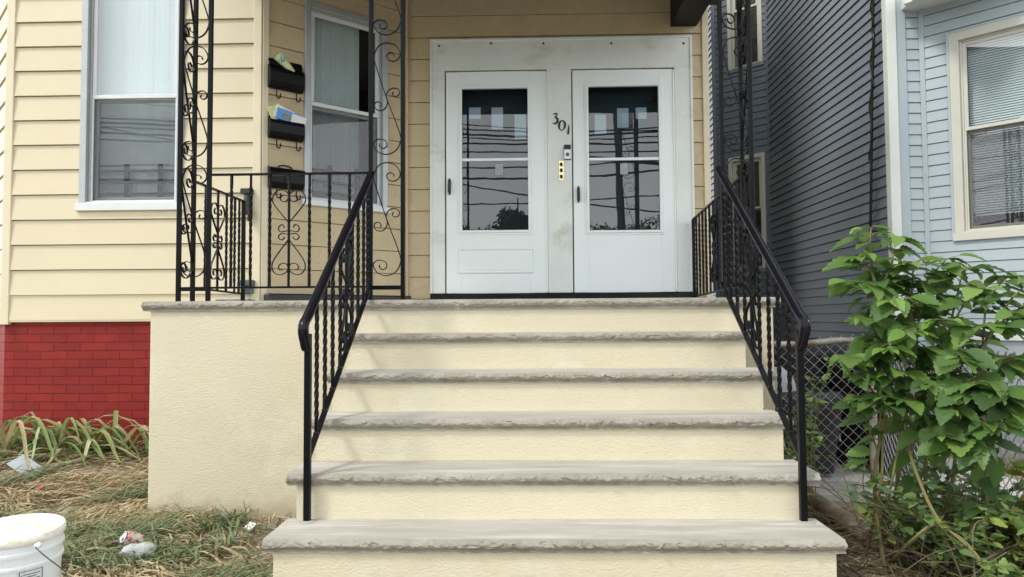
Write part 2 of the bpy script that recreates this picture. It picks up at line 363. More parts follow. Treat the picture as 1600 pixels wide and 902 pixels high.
MB().box((-60,-14,EZ-1.42), (60,-11,EZ-1.30)).build('pavement', M['concrete'], kind='structure')
# concrete path between the houses, beyond the fence
MB().box((1.62,4.75,EZ-1.3), (3.44,12,EZ-1.165)).build('path', M['concrete'], kind='structure')

add_splash(M['stucco'], EZ-1.15, EZ-.92, (.40,.33,.23)); add_splash(M['brick'], EZ-1.05, EZ-.75, (.16,.07,.05))
# ================================================================= STOOP
SX0, SX1 = PY(427,870,Y1).x, PY(1306.7,870,Y1).x
LX0, LX1 = PY(235,485,Y1+5*D).x, PY(1208,480,Y1+5*D).x
stoop = thing('front_stoop', 'cream stucco front stoop with six grey stone slabs below two white doors', 'stoop', (0.14, Y1, EZ-1.15))
TH = .05
def zt(k): return LZ - (6-k)*RISE           # top of slab k (1 = lowest, 6 = landing)
b = MB()
for k in range(1, 6):
    y = Y1+(k-1)*D
    b.box((SX0, y, EZ-1.6), (SX1, y+D+(.25 if k == 5 else .02), zt(k)-TH))
b.build('stair_body', M['stucco'], stoop)
YL = Y1+5*D
YB = 5.62       # bay front wall
YD = 6.50       # door wall
MB().box((LX0, YL, EZ-1.6), (LX1, YD-.02, zt(6)-TH), .006).build('landing_body', M['stucco'], stoop)
def slab(x0, x1, yf, yb, zt_, th, seed):
    n = int((x1-x0)/.0065); rows = 12
    m = MB(); m.keep = False
    prof_n = rows+3
    for i in range(n+1):
        x = x0+(x1-x0)*i/n
        e = min(1, min(i, n-i)/4.0)
        chip = .008*abs(noise.noise(Vector((x*9, seed, 0))))+.006*abs(noise.noise(Vector((x*31, seed, 5))))
        chipz = .003*abs(noise.noise(Vector((x*17, seed, 8))))
        row = [(x, yb, zt_), (x, yf+.022+chip, zt_)]
        for r in range(rows):
            t = (r+.5)/rows
            z = zt_-chipz-.003-(th-.006-chipz)*t
            base = .016*(1-math.sin(math.pi*min(1, t*1.05+.08)))
            q = Vector((x*13+z*9, z*30, seed*3.1))
            wx = x+.02*noise.noise(Vector((x*11, z*30, seed+4)))
            pv = noise.voronoi(Vector((wx*27+z*22, z*38-wx*6, seed)))[1][0]
            tl = noise.noise(pv*7.3); tl2 = noise.noise(pv*5.1+Vector((3,1,2)))
            q1_ = Vector((wx*27+z*22, z*38-wx*6, seed))-pv
            fac = (.008*tl+.0125*(q1_.x*tl2+q1_.y*tl))*math.sin(math.pi*min(1,t+.12))
            d2 = noise.fractal(Vector((x*40, z*60, seed+2)), .8, 2.1, 4)*.0042
            row.append((x, yf+base+.006-fac+d2, z))
        row += [(x, yf+.014+chip*.5, zt_-th), (x, yb, zt_-th)]
        m.v += row
    w = rows+4
    for i in range(n):
        for j in range(w-1):
            m.f.append((i*w+j, (i+1)*w+j, (i+1)*w+j+1, i*w+j+1))
        m.f.append((i*w+w-1, (i+1)*w+w-1, (i+1)*w, i*w))
    m.f.append(tuple(range(w))); m.f.append(tuple(n*w+j for j in range(w))[::-1])
    ob = m.build('step_slab', M['stone'], stoop)
    ob.data.materials.append(M['tread'])
    for p in ob.data.polygons:
        if p.normal.z > .9 and p.center.z > zt_-.002: p.material_index = 1
    return ob
NOS = .03
nos_px = {1:(407.5,1325,846), 2:(445.5,1283.5,748), 3:(485.5,1241.2,662), 4:(509.6,1214.6,590), 5:(533.6,1189,528)}
for k in range(1, 6):
    yf = Y1+(k-1)*D-NOS
    a, c, py = nos_px[k]
    slab(PY(a,py,yf).x, PY(c,py,yf).x, yf, Y1+k*D+.01, zt(k), TH, k*7.3)
yf = YL-NOS
lan = slab(PY(220,474,yf).x, PY(1221.2,474,yf).x, yf, YD-.03, zt(6), .058, 61.7)
lan.name = 'landing_slab'
# mortar pads around the foot of the lowest posts
POSTY = Y1+D-.035
XL = PY(480.5,700,POSTY).x; XR = PY(1253,700,POSTY).x
for X in (XL, XR):
    p = MB(); p.lathe((X, POSTY-.012, zt(1)-.004), [(.046,0),(.043,.005),(.034,.007),(.02,.008)], 20)
    o = p.build('mortar_patch', M['stoneflag'], stoop, smooth=True)

# ================================================================= SIDING helper
def siding(m, p0, p1, z0, z1, course, t=.016, holes=(), off=0.0, step=0.0, slot=.0065):
    """lapped boards on a vertical wall from p0 to p1 (x,y), face normal to the right-hand side seen from the street"""
    p0 = Vector((p0[0], p0[1], 0)); p1 = Vector((p1[0], p1[1], 0)); L = (p1-p0).length; d = (p1-p0)/L
    n = Vector((d.y, -d.x, 0))
    sd = random.uniform(0,50)
    def pt(u, z, o):
        wv = noise.noise(Vector((u*1.3, z*2.1, sd)))
        return p0+d*u+n*(o+.0022*wv)+Vector((0,0,z+.0026*noise.noise(Vector((u*.9, z*5.3, sd+9)))))
    z = z0
    while z < z1-1e-4:
        za, zb = z, z+course
        def pr(zz): return .003+(t-.003)*(1-(zz-za)/course)
        us = sorted({0, L, *[L*i_/max(1,int(L/.3)) for i_ in range(1, int(L/.3))], *[max(0, min(L, h[0])) for h in holes], *[max(0, min(L, h[1])) for h in holes]})
        segs = []
        for i in range(len(us)-1):
            ua, ub = us[i], us[i+1]; um = (ua+ub)/2
            if ub-ua < 1e-4: continue
            iv = [(za, min(zb, z1))]
            for h in holes:
                if h[0] < um < h[1]:
                    nv = []
                    for a, c in iv:
                        if h[3] <= a or h[2] >= c: nv.append((a, c))
                        else:
                            if h[2] > a: nv.append((a, h[2]))
                            if h[3] < c: nv.append((h[3], c))
                    iv = nv
            for a, c in iv:
                full = (c >= zb-1e-5); ct = c-slot if full and c-slot > a else c
                m.add([pt(ua,a,pr(a)), pt(ub,a,pr(a)), pt(ub,ct,pr(ct)), pt(ua,ct,pr(ct))], [(0,1,2,3)])
                if ct < c:    # slot below the next board
                    m.add([pt(ua,ct,pr(ct)), pt(ub,ct,pr(ct)), pt(ub,ct,-.014), pt(ua,ct,-.014)], [(0,1,2,3)])
                    m.add([pt(ua,ct,-.014), pt(ub,ct,-.014), pt(ub,c,-.014), pt(ua,c,-.014)], [(0,1,2,3)])
                if a == za:   # drip edge of the board
                    m.add([pt(ua,a,-.014), pt(ub,a,-.014), pt(ub,a,pr(a)), pt(ua,a,pr(a))], [(0,1,2,3)])
        z += course
    m.keep = True
    return m

# ================================================================= YELLOW HOUSE
house = thing('yellow_house', 'cream clapboard house with bay window, twin white storm doors and red painted brick base', 'house', (-1.2, 6.5, EZ-1.1))
C = .203
# bay corners
BC0 = PY(10, 300, YB).x; BC1 = PY(408, 300, YB).x      # left / right corner of the bay front
DXL = PY(637, 300, YD).x                                 # bay side meets door wall
DXR = PY(1106, 200, YD).x
z_base = PY(120, 503, YB).z
ZTOP = EZ+4.2
# --- window openings in the bay front
W1 = dict(x0=PY(128,200,YB).x, x1=PY(289,200,YB).x, z0=PY(200,318,YB).z, z1=EZ+3.35)
m = MB()
lines_y = 461.0
zoff = PY(100,461,YB).z
zs = zoff-C*math.ceil((zoff-z_base)/C)
hole = (W1['x0']-BC0+.02, W1['x1']-BC0-.02, W1['z0']+.01, W1['z1'])
m = MB()
siding(m, (BC0,YB), (BC1,YB), zoff-C+.0, ZTOP, C, .020, [hole])
m.add([(BC0,YB-.017,z_base),(BC1,YB-.017,z_base),(BC1,YB-.006,zoff),(BC0,YB-.006,zoff)], [(0,1,2,3)])
m.add([(BC0,YB+.004,z_base),(BC1,YB+.004,z_base),(BC1,YB-.017,z_base),(BC0,YB-.017,z_base)], [(0,1,2,3)])
m.v = m.v; m.build('front_siding', M['siding'], house)
# left slanted side of the bay
m = MB(); siding(m, (BC0-1.0, YB+1.0), (BC0, YB), z_base-.01, ZTOP, C, .017); m.build('bay_siding', M['siding'], house)
# right slanted side of the bay with its window
bd = Vector((DXL-BC1, YD-YB, 0)); BL = bd.length; bd.normalize(); bn = Vector((bd.y, -bd.x, 0))
def PB(px, py, off=0.0):       # point of the slanted wall seen at a pixel
    d = ray(px, py); o = Vector((BC1, YB, 0))+bn*off; t = o.dot(bn)/(d.dot(bn))
    return Vector((d.x*t, d.y*t, d.z*t+EZ))
def ub(px, py=200): return (PB(px,py)-Vector((BC1,YB,0))).dot(bd)
W2 = dict(u0=ub(474), u1=ub(604), z0=PB(480,312).z, z1=PB(480,2).z+.0)
m = MB(); siding(m, (BC1,YB), (DXL,YD), zoff-C+.0-0*C, ZTOP, C, .014, [(W2['u0']+.02, W2['u1']-.02, W2['z0']+.01, W2['z1']-.01)])
m.add([(BC1,YB-.01,zoff-2*C),(DXL,YD-.01,zoff-2*C),(DXL,YD-.004,zoff-C),(BC1,YB-.004,zoff-C)], [(0,1,2,3)])
m.build('bay_siding', M['siding_old'], house)
# corner boards
def board(name, pa, pb, z0, z1, w, th, mt, nrm):
    pass
MB().box((BC0-.012, YB-.026, z_base-.02), (BC0+.058, YB+.05, ZTOP), .004).build('corner_board', M['cream_trim'], house)
MB().box((BC1-.062, YB-.026, zoff-2*C), (BC1+.004, YB+.03, ZTOP), .004).build('corner_board', M['cream_trim'], house)
q = MB(); q.obox(Vector((BC1,YB,(zoff-2*C+ZTOP)/2))+bd*.022+bn*.008, bd, bn, Vector((0,0,1)), .024, .016, (ZTOP-zoff+2*C)/2-.003, .003); q.build('corner_board', M['cream_trim'], house)
q = MB(); q.box((DXL-.012, YD-.05, LZ), (DXL+.01, YD-.002, ZTOP), .003); q.build('corner_trim', M['siding_old'], house)
# door wall
SUR = dict(x0=PY(675.5,260,YD).x, x1=PY(1080,260,YD).x, z1=PY(878,63.5,YD).z)
zd = PY(655,330,YD).z       # a course line beside the doors
zs = zd-C*5
m = MB(); siding(m, (DXL,YD), (DXR,YD), zs, ZTOP, C, .013, [(SUR['x0']-DXL+.02, SUR['x1']-DXL-.02, LZ-1, SUR['z1']-.02)])
m.build('door_wall_siding', M['siding_old'], house)
MB().box((DXR-.045, YD-.03, LZ-.9), (DXR+.012, YD+.06, ZTOP), .004).build('corner_board', M['cream_trim'], house)
m = MB(); siding(m, (DXR+.0,YD+.02), (DXR+.0,YD+6), zs-6*C, ZTOP, C, .013); m.build('side_siding', M['siding'], house)
# brick base of the bay
ybk = YB+.012
bk = MB(); bk.box((BC0+.005, ybk, EZ-1.5), (LX0+.15, ybk+.2, z_base+.0), .0)
bk.build('brick_base', M['brick'], house)
bk = MB(); d45 = Vector((-.7071,.7071,0)); nn = Vector((-.7071,-.7071,0))
bk.obox(Vector((BC0+.005,ybk,(EZ-1.5+z_base)/2))+d45*.75-nn*.1, d45, nn, Vector((0,0,1)), .75, .1, (z_base-EZ+1.5)/2-.001); bk.build('brick_base', M['brick'], house)
# --- window builder (u,z in wall frame)
def window(org, d, n, u0, u1, z0, z1, zmeet, casing, frame_m, sash_m, casw, sillh, bars=False, blind=False, curtain=True, fold=1.0, silld=.05, sill_m=None, lower_screen=True, room=.8):
    O = Vector((org[0], org[1], 0)); Z = Vector((0,0,1))
    def pt(u, z, o): return O+d*u+n*o+Z*z
    w = MB()
    def bx(m_, ua, ub_, za, zb, oa, ob_, bev=.003):
        m_.obox(pt((ua+ub_)/2,(za+zb)/2,(oa+ob_)/2), d, n, Z, (ub_-ua)/2, abs(ob_-oa)/2, (zb-za)/2, bev)
    bx(w, u0, u0+casw, z0, z1, -.09, .03); bx(w, u1-casw, u1, z0, z1, -.09, .03); bx(w, u0+casw, u1-casw, z1-casw, z1, -.09, .029)
    win = w.build('window', casing, house if casing is not M['beige'] else bhouse)
    par = win
    def sub(mb, name, mt, smooth=False):
        o = mb.build(name, mt, None, smooth); o.parent = par; o.matrix_parent_inverse = par.matrix_world.inverted() if False else Matrix.Translation(-Vector(par.parent.location)) @ Matrix.Identity(4)
        o.matrix_parent_inverse = Matrix.Identity(4); return o
    s = MB(); bx(s, u0-.02, u1+.02, z0-sillh, z0, -.05, silld); bx(s, u0+casw, u1-casw, z0-.0, z0+.012, -.08, silld-.02); sub(s, 'sill', sill_m or casing)
    a, c = u0+casw, u1-casw; fw = .032
    s = MB(); bx(s, a, a+.018, z0+.012, z1-casw, -.085, -.005); bx(s, c-.018, c, z0+.012, z1-casw, -.085, -.005); bx(s, a+.018, c-.018, z1-casw-.018, z1-casw, -.085, -.006)
    sub(s, 'frame', frame_m)
    a += .018; c -= .018; top = z1-casw-.018; bot = z0+.014
    s = MB(); o1, o2 = -.045, -.015
    bx(s, a, a+fw, zmeet+.02, top, o1, o2); bx(s, c-fw, c, zmeet+.02, top, o1, o2); bx(s, a+fw, c-fw, top-fw, top, o1, o2-.001); bx(s, a, c, zmeet-.012, zmeet+.02, o1, o2+.004)
    sub(s, 'upper_sash', sash_m)
    s = MB(); o3, o4 = -.082, -.05
    bx(s, a, a+fw, bot, zmeet-.012, o3, o4); bx(s, c-fw, c, bot, zmeet-.012, o3, o4); bx(s, a+fw, c-fw, bot, bot+fw+.012, o3, o4-.001); bx(s, a+fw, c-fw, zmeet-.035, zmeet-.012, o3, o4-.002)
    sub(s, 'lower_sash', sash_m)
    s = MB(); bx(s, a+fw-.005, c-fw+.005, zmeet+.018, top-fw+.005, -.033, -.027, 0); sub(s, 'pane', M['wglass'])
    s = MB(); bx(s, a+fw-.005, c-fw+.005, bot+fw, zmeet-.03, -.069, -.063, 0); sub(s, 'pane', M['wglass'])
    if lower_screen:
        s = MB(); bx(s, a+.014, c-.014, bot+.014, zmeet-.014, -.0205, -.0195, 0); sub(s, 'insect_screen', M['screen'])
        s = MB()
        for (p, q_, r, t_) in ((a, a+.014, bot, zmeet-.013), (c-.014, c, bot, zmeet-.013), (a+.014, c-.014, bot, bot+.014)): bx(s, p, q_, r, t_, -.03, -.012, .002)
        sub(s, 'screen_frame', sash_m)
    # what is behind the panes
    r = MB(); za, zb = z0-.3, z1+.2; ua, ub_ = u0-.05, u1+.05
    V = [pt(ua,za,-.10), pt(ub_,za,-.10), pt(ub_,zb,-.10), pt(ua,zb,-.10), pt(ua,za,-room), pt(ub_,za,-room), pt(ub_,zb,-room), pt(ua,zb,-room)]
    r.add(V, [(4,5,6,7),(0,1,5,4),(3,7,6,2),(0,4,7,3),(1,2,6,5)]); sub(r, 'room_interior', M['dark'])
    if curtain:
        cu = MB(); n_ = 90; ca, cb_ = curtain if isinstance(curtain, tuple) else (u0+.01, u1-.01)
        for i in range(n_+1):
            u = ca+(cb_-ca)*i/n_; o = -.137+fold*(.006*math.sin(i*.41)+.003*math.sin(i*1.31+1))
            for z in (z0-.1, z1+.05): cu.v.append(tuple(pt(u, z, o)))
        cu.f = [(2*i,2*i+2,2*i+3,2*i+1) for i in range(n_)]; cu.keep = True
        sub(cu, 'curtain', M['curtain'], 'all')
    if bars:
        g_ = MB(); wd = c-a
        for fr in (.34, .74): bx(g_, a+wd*fr-.018, a+wd*fr+.018, bot+.02, bot+.33, -.118, -.102, .002)
        for zz in (.08, .175, .27): bx(g_, a+.01, c-.01, bot+zz-.010, bot+zz+.010, -.101, -.094, .002)
        sub(g_, 'window_guard', M['guard'])
    if blind:
        g_ = MB(); z = z0+.16
        while z < z1-casw:
            g_.obox(pt((a+c)/2, z, -.115), d, (n*.42-Z*.90).normalized(), (Z*.42+n*.90).normalized(), (c-a)/2-.02, .0105, .0005); z += .0225
        for u in (a+.14, c-.14): g_.bar(pt(u,z0+.16,-.100), pt(u,z1-casw,-.100), .002, .002)
        sub(g_, 'blind', M['blind'])
    return win
bhouse = None
# bay front window
window((BC0,YB), Vector((1,0,0)), Vector((0,-1,0)), W1['x0']-BC0, W1['x1']-BC0, W1['z0'], W1['z1'], PY(200,151,YB).z, M['alu'], M['alu'], M['vinylwhite'], .055, .062, bars=True, fold=.3, silld=.045, sill_m=M['vinylwhite'])
window((BC1,YB), bd, bn, W2['u0'], W2['u1'], W2['z0'], W2['z1'], PB(480,160).z, M['alu'], M['alu'], M['vinylwhite'], .05, .05, bars=True, silld=.04, sill_m=M['vinylwhite'], curtain=(W2['u0']-.0, W2['u0']+(W2['u1']-W2['u0'])*.74))

# --- porch roof (seen only through the shade it throws, its beam and its reflection)
zr = EZ+3.02
r = MB(); r.box((-2.45, 3.80, zr), (1.85, YD+.3, zr+.22)); r.build('porch_roof', M['ceiling'], house)
MB().box((-2.35, 3.82, zr-.36), (1.70, 4.22, zr-.002), .006).build('porch_beam', M['beam'], house)
bz = PY(1065,43,YD).z; bx0 = PY(1047,43,YD).x; bx1 = PY(1088,43,YD).x
MB().box((bx0, 4.225, bz), (bx1, YD-.015, zr-.003), .006).build('porch_beam', M['beam'], house)
# --- house body behind (dark interior, upper storeys)
MB().box((BC0-.9, YD+.75, EZ-1.5), (DXR-.03, YD+7, ZTOP+2.5)).build('house_body', M['siding'], house)
MB().box((BC0-1.0, 5.3, ZTOP-.004), (DXR+.05, YD+1.2, ZTOP+.25)).build('bay_roof', M['siding'], house)

# --- door surround
ysf = YD-.035
m = MB()
dl = (PY(697,280,ysf).x, PY(853.5,280,ysf).x); dr = (PY(896,280,ysf).x, PY(1054,280,ysf).x)
dzt = PY(876,110,ysf).z; dzb = PY(876,457.5,ysf).z
S0, S1, SZ = SUR['x0'], SUR['x1'], SUR['z1']
m.box((S0, ysf, dzb), (dl[0]-.012, YD+.05, dzt+.012), .003); m.box((dl[1]+.012, ysf, dzb), (dr[0]-.012, YD+.05, dzt+.012), .003); m.box((dr[1]+.012, ysf, dzb), (S1, YD+.05, dzt+.012), .003)
m.box((S0, ysf, dzt+.0125), (S1, YD+.05, SZ), .003)
sur = m.build('door_surround', M['flash'], house)
m = MB(); e = .014
m.box((S0-.016, ysf-.012, dzb), (S0+.006, YD, SZ+.012), .003); m.box((S1-.006, ysf-.012, dzb), (S1+.016, YD, SZ+.012), .003); m.box((S0-.016, ysf-.014, SZ-.006), (S1+.016, YD, SZ+.014), .003)
o = m.build('edge_bead', M['flash'], None); o.parent = sur
for px in (686, 767, 849, 955, 1068):
    m = MB(); p = PY(px, 68 if px > 700 else 72, ysf); m.lathe(p+Vector((0,-.001,0)), [(.012,0),(.011,.004),(.004,.006)], 10, Vector((0,-1,0)))
    o = m.build('screw', M['ink'], None); o.parent = sur
# black membrane under the doors, rolled over the landing edge at the wall
m = MB(); n_ = 120
for i in range(n_+1):
    x = S0-.01+(S1+.02-S0)*i/n_
    for (dy, dz_) in ((-.13,0.0),(-.12,.02),(-.07,.035),(-.055,1),(-.002,1)):
        z = LZ+.001+dz_+.006*noise.noise(Vector((x*6,dy*30,2))) if dz_ < .5 else dzb-.004
        m.v.append((x, ysf+dy+.015+.008*noise.noise(Vector((x*5,dz_*3,7))), z))
m.f = [(i*5+j, (i+1)*5+j, (i+1)*5+j+1, i*5+j+1) for i in range(n_) for j in range(4)]; m.keep = True
m.build('door_sill_membrane', M['blackrub'], house, 'all')
# black kerb at the foot of the bay's slanted wall
kb = MB()
a0 = Vector((BC1,YB,0)); 
kb.obox(a0+bd*(BL/2)+bn*.06+Vector((0,0,LZ+.050)), bd, bn, Vector((0,0,1)), BL/2-.02, .05, .048, .012); kb.build('wall_kerb', M['blackrub'], house)
kb = MB(); kb.box((BC1-.30, YB-.16, LZ+.001), (BC1-.02, YB-.03, LZ+.05), .012); kb.build('wall_kerb', M['bluestone'], house)

# --- storm doors
def door(x0, x1, gx0, gx1, gy0, gy1, ybar, lowpanel, hx, hy, hinge_r):
    z1, z0 = dzt, dzb; yf_ = ysf+.008; yb_ = yf_+.035
    ga, gb = PY(gx0,250,yf_).x, PY(gx1,250,yf_).x; gt, gbt = PY((gx0+gx1)/2,gy0,yf_).z, PY((gx0+gx1)/2,gy1,yf_).z
    m = MB()
    m.box((x0, yf_, z0), (ga, yb_, z1), .003); m.box((gb, yf_, z0), (x1, yb_, z1), .003)
    m.box((ga, yf_, gt), (gb, yb_, z1), .0); m.box((ga, yf_, z0), (gb, yb_, gbt), .0)
    dr_ = m.build('storm_door', M['door'], house)
    def sub(mb, name, mt, sm=False):
        o = mb.build(name, mt, None, sm); o.parent = dr_; return o
    f_ = MB(); w = .026
    # moulded rim round the glass: stepped frame
    for (e0, e1, o_) in ((.030, .012, .006), (.012, -.012, .014)):
        f_.box((ga-e0, yf_-o_, gbt-e0), (ga-e1, yf_+.02, gt+e0), .003); f_.box((gb+e1, yf_-o_, gbt-e0), (gb+e0, yf_+.02, gt+e0), .003)
        f_.box((ga-e1, yf_-o_+.0005, gt+e1), (gb+e1, yf_+.02, gt+e0), .003); f_.box((ga-e1, yf_-o_+.0005, gbt-e0), (gb+e1, yf_+.02, gbt-e1), .003)
    zb_ = PY((gx0+gx1)/2, ybar, yf_).z
    f_.box((ga+.012, yf_-.004, zb_-.013), (gb-.012, yf_+.022, zb_+.013), .003)
    sub(f_, 'glass_frame', M['door'])
    g_ = MB(); g_.box((ga+.008, yf_+.014, zb_), (gb-.008, yf_+.018, gt-.008)); sub(g_, 'pane', M['glass'])
    g_ = MB(); g_.box((ga+.008, yf_+.008, gbt+.008), (gb-.008, yf_+.012, zb_)); sub(g_, 'pane', M['glass'])
    if lowpanel:
        pa, pb_ = PY(716,400,yf_).x, PY(836,400,yf_).x; pt_, pbm = PY(776,388,yf_).z, PY(776,428,yf_).z
        p = MB(); zc, xc = (pt_+pbm)/2, (pa+pb_)/2
        V = []; 
        for (ins, o_) in ((0, .0005), (.012, .009), (.022, .0015), (.040, .0045)):
            for (sx, sz) in ((-1,-1),(1,-1),(1,1),(-1,1)):
                V.append((xc+sx*((pb_-pa)/2-ins), yf_-o_, zc+sz*((pt_-pbm)/2-ins)))
        Fs = [(r_*4+k_, r_*4+(k_+1) % 4, (r_+1)*4+(k_+1) % 4, (r_+1)*4+k_) for r_ in range(3) for k_ in range(4)]+[(12,13,14,15)]
        p.add(V, Fs); sub(p, 'embossed_panel', M['door'])
    # lever handle
    h = PY(hx, hy, yf_); hm = MB()
    hm.tube([h+Vector((0,-.002,z_)) for z_ in (-.078,-.07,-.05,-.02,.02,.05,.07,.078)], [.003,.008,.012,.014,.015,.014,.009,.003], 10)
    path = [h+Vector((0,-.004,.06)), h+Vector((0,-.035,.055)), h+Vector((0,-.042,.02)), h+Vector((0,-.040,-.03)), h+Vector((0,-.03,-.06)), h+Vector((0,-.006,-.066))]
    hm.tube(crom(path,4), [.010]*9+[.013]*6+[.009]*6 if len(crom(path,4)) == 21 else .011, 8)
    sub(hm, 'handle', M['black'], True)
    # hinge rail with screws
    hr = MB(); hxp = x1+.003 if hinge_r else x0-.003
    hr.box((hxp-.007, yf_-.010, z0+.005), (hxp+.007, yf_+.02, z1-.01), .002)
    for z in (z0+.12, z0+.75, z0+1.35, z1-.1): hr.lathe((hxp+.016, ysf-.001, z), [(.005,0),(.004,.003)], 8, Vector((0,-1,0)))
    sub(hr, 'hinge_rail', M['door'])
    # paper sticker on the glass, below the bar
    st = MB(); sx = gx0+(gx1-gx0)*(.56 if lowpanel else .5); a_ = PY(sx-6, ybar+7, yf_+.0075); c_ = PY(sx+6, ybar+24, yf_+.0075)
    st.box((a_.x, yf_+.0068, c_.z), (c_.x, yf_+.0078, a_.z)); sub(st, 'glass_sticker', M['sticker'])
    # inner door behind the glass
    ind = MB(); yi = YD+.13
    ind.box((x0-.02, yi, z0-.02), (x1+.02, yi+.04, z1+.02)); sub(ind, 'inner_door', M['innerdoor'])
    return dr_, sub
d1, sub1 = door(dl[0], dl[1], 720, 827, 136.5, 362, 249.5, True, 702.5, 292, True)
d2, sub2 = door(dr[0], dr[1], 918, 1032, 133, 362, 248.5, False, 904, 304, True)
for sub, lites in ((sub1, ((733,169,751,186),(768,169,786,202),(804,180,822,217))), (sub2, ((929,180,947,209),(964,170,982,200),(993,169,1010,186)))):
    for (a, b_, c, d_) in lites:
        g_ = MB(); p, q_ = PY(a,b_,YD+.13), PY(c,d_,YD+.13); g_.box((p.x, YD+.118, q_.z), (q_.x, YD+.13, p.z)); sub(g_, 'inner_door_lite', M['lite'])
# side cheeks close the space between storm door and inner door
m = MB()
for (a, b_) in (dl, dr):
    for x in (a-.03, b_+.02): m.box((x, YD+.051, dzb-.02), (x+.01, YD+.17, dzt+.03))
    m.box((a-.02, YD+.051, dzt+.02), (b_+.02, YD+.17, dzt+.03))
m.build('door_jamb', M['innerdoor'], house)
# hook on the right jamb
h = PY(1073, 350, ysf); m = MB(); m.box(h+Vector((-.018,-.006,-.006)), h+Vector((.018,.001,.018)), .003)
m.tube([h+Vector((0,-.005,-.004)), h+Vector((0,-.022,-.012)), h+Vector((0,-.02,-.03)), h+Vector((0,-.008,-.03))], .004, 6); m.build('door_hook', M['flash'], house, True)

# ================================================================= small fixtures on the surround
def digit(kind, px, py, hpx, label):
    c = PY(px, py, ysf); s = hpx*YD/F
    shp = {'3': [(-.20,.42),(-.02,.5),(.22,.46),(.02,.16),(.20,.02),(.20,-.26),(-.02,-.46),(-.26,-.40)],
           '0': [(.02,.5),(.26,.28),(.28,-.1),(.10,-.46),(-.14,-.46),(-.28,-.14),(-.22,.26),(.02,.5)],
           '1': [(.10,.5),(.06,.1),(.0,-.46)]}[kind]
    wid = {'3': [.03,.07,.05,.09,.12,.13,.09,.03], '0': [.04,.12,.13,.06,.05,.12,.12,.04], '1': [.03,.10,.13]}[kind]
    pts = [Vector((a*s, 0, b_*s)) for a, b_ in shp]; P_ = crom(pts, 8)
    Wd = [w_[0] for w_ in [(v.x,) for v in crom([Vector((w__,0,0)) for w__ in wid], 8)]]
    m = MB(); L_ = []; R_ = []
    for i, p in enumerate(P_):
        t = (P_[min(i+1,len(P_)-1)]-P_[max(i-1,0)]).normalized(); nn_ = Vector((t.z,0,-t.x)); hw = Wd[i]*s*.85
        L_.append(p+nn_*hw); R_.append(p-nn_*hw)
    n = len(P_)
    V = []
    for i in range(n):
        for y in (-.006, -.0005): V += [c+L_[i]+Vector((0,y,0)), c+R_[i]+Vector((0,y,0))]
    Fs = []
    for i in range(n-1):
        o = i*4; p = o+4
        Fs += [(o,o+1,p+1,p),(o+2,p+2,p+3,o+3),(o,p,p+2,o+2),(o+1,o+3,p+3,p+1)]
    Fs += [(0,2,3,1), ((n-1)*4, (n-1)*4+1, (n-1)*4+3, (n-1)*4+2)]
    m.add(V, Fs); ob = m.build('house_number', M['black'])
    tag(ob, label, 'house number', 'house number digits on the white panel')
digit('3', 867.5, 186, 16.5, 'black numeral 3, highest of the digits between the doors')
digit('0', 878, 196, 16.0, 'black numeral 0 between the numerals 3 and 1')
digit('1', 887.5, 203, 15.5, 'black numeral 1, lowest of the digits between the doors')
a, c = PY(881,227,ysf), PY(892,250,ysf)
db = thing('video_doorbell', 'silver and black video doorbell with round button above the brass plate', 'doorbell', ((a.x+c.x)/2, ysf, c.z))
MB().box((a.x, ysf-.022, c.z), (c.x, ysf-.0005, a.z), .004).build('body', M['black'], db)
zs_ = a.z-(a.z-c.z)*.34
MB().box((a.x+.002, ysf-.026, c.z+.004), (c.x-.002, ysf-.0215, zs_), .002).build('face_plate', M['silver'], db)
xc = (a.x+c.x)/2; q = MB(); q.lathe((xc, ysf-.026, c.z+.045), [(.0165,0),(.0165,.002),(.0135,.002),(.0135,.0005)], 24, Vector((0,-1,0)), False, True); q.build('button', M['ink'], db)
q = MB(); q.lathe((xc, ysf-.0215, a.z-.022), [(.009,0),(.009,.003),(.004,.004)], 16, Vector((0,-1,0))); q.build('lens', M['guard'], db)
a, c = PY(873,251.5,ysf), PY(881,282,ysf)
bp = thing('bell_push_plate', 'polished brass bell plate with three round buttons beside the right door', 'doorbell', ((a.x+c.x)/2, ysf, c.z))
MB().box((a.x, ysf-.005, c.z), (c.x, ysf-.0005, a.z), .0015).build('plate', M['brass'], bp)
for t in (.2, .5, .82):
    z = a.z-(a.z-c.z)*t; xc = (a.x+c.x)/2
    q = MB(); q.lathe((xc, ysf-.005, z), [(.020,0),(.019,.005),(.013,.008),(.012,.004)], 20, Vector((0,-1,0)), True, False); o = q.build('button', M['brass'], bp, True)
    q = MB(); q.lathe((xc, ysf-.008, z), [(.0075,0),(.0075,.004),(.004,.006)], 16, Vector((0,-1,0))); o2 = q.build('button_core', M['black'], None, True); o2.parent = o; o2.matrix_parent_inverse = Matrix.Translation(-Vector(bp.location))

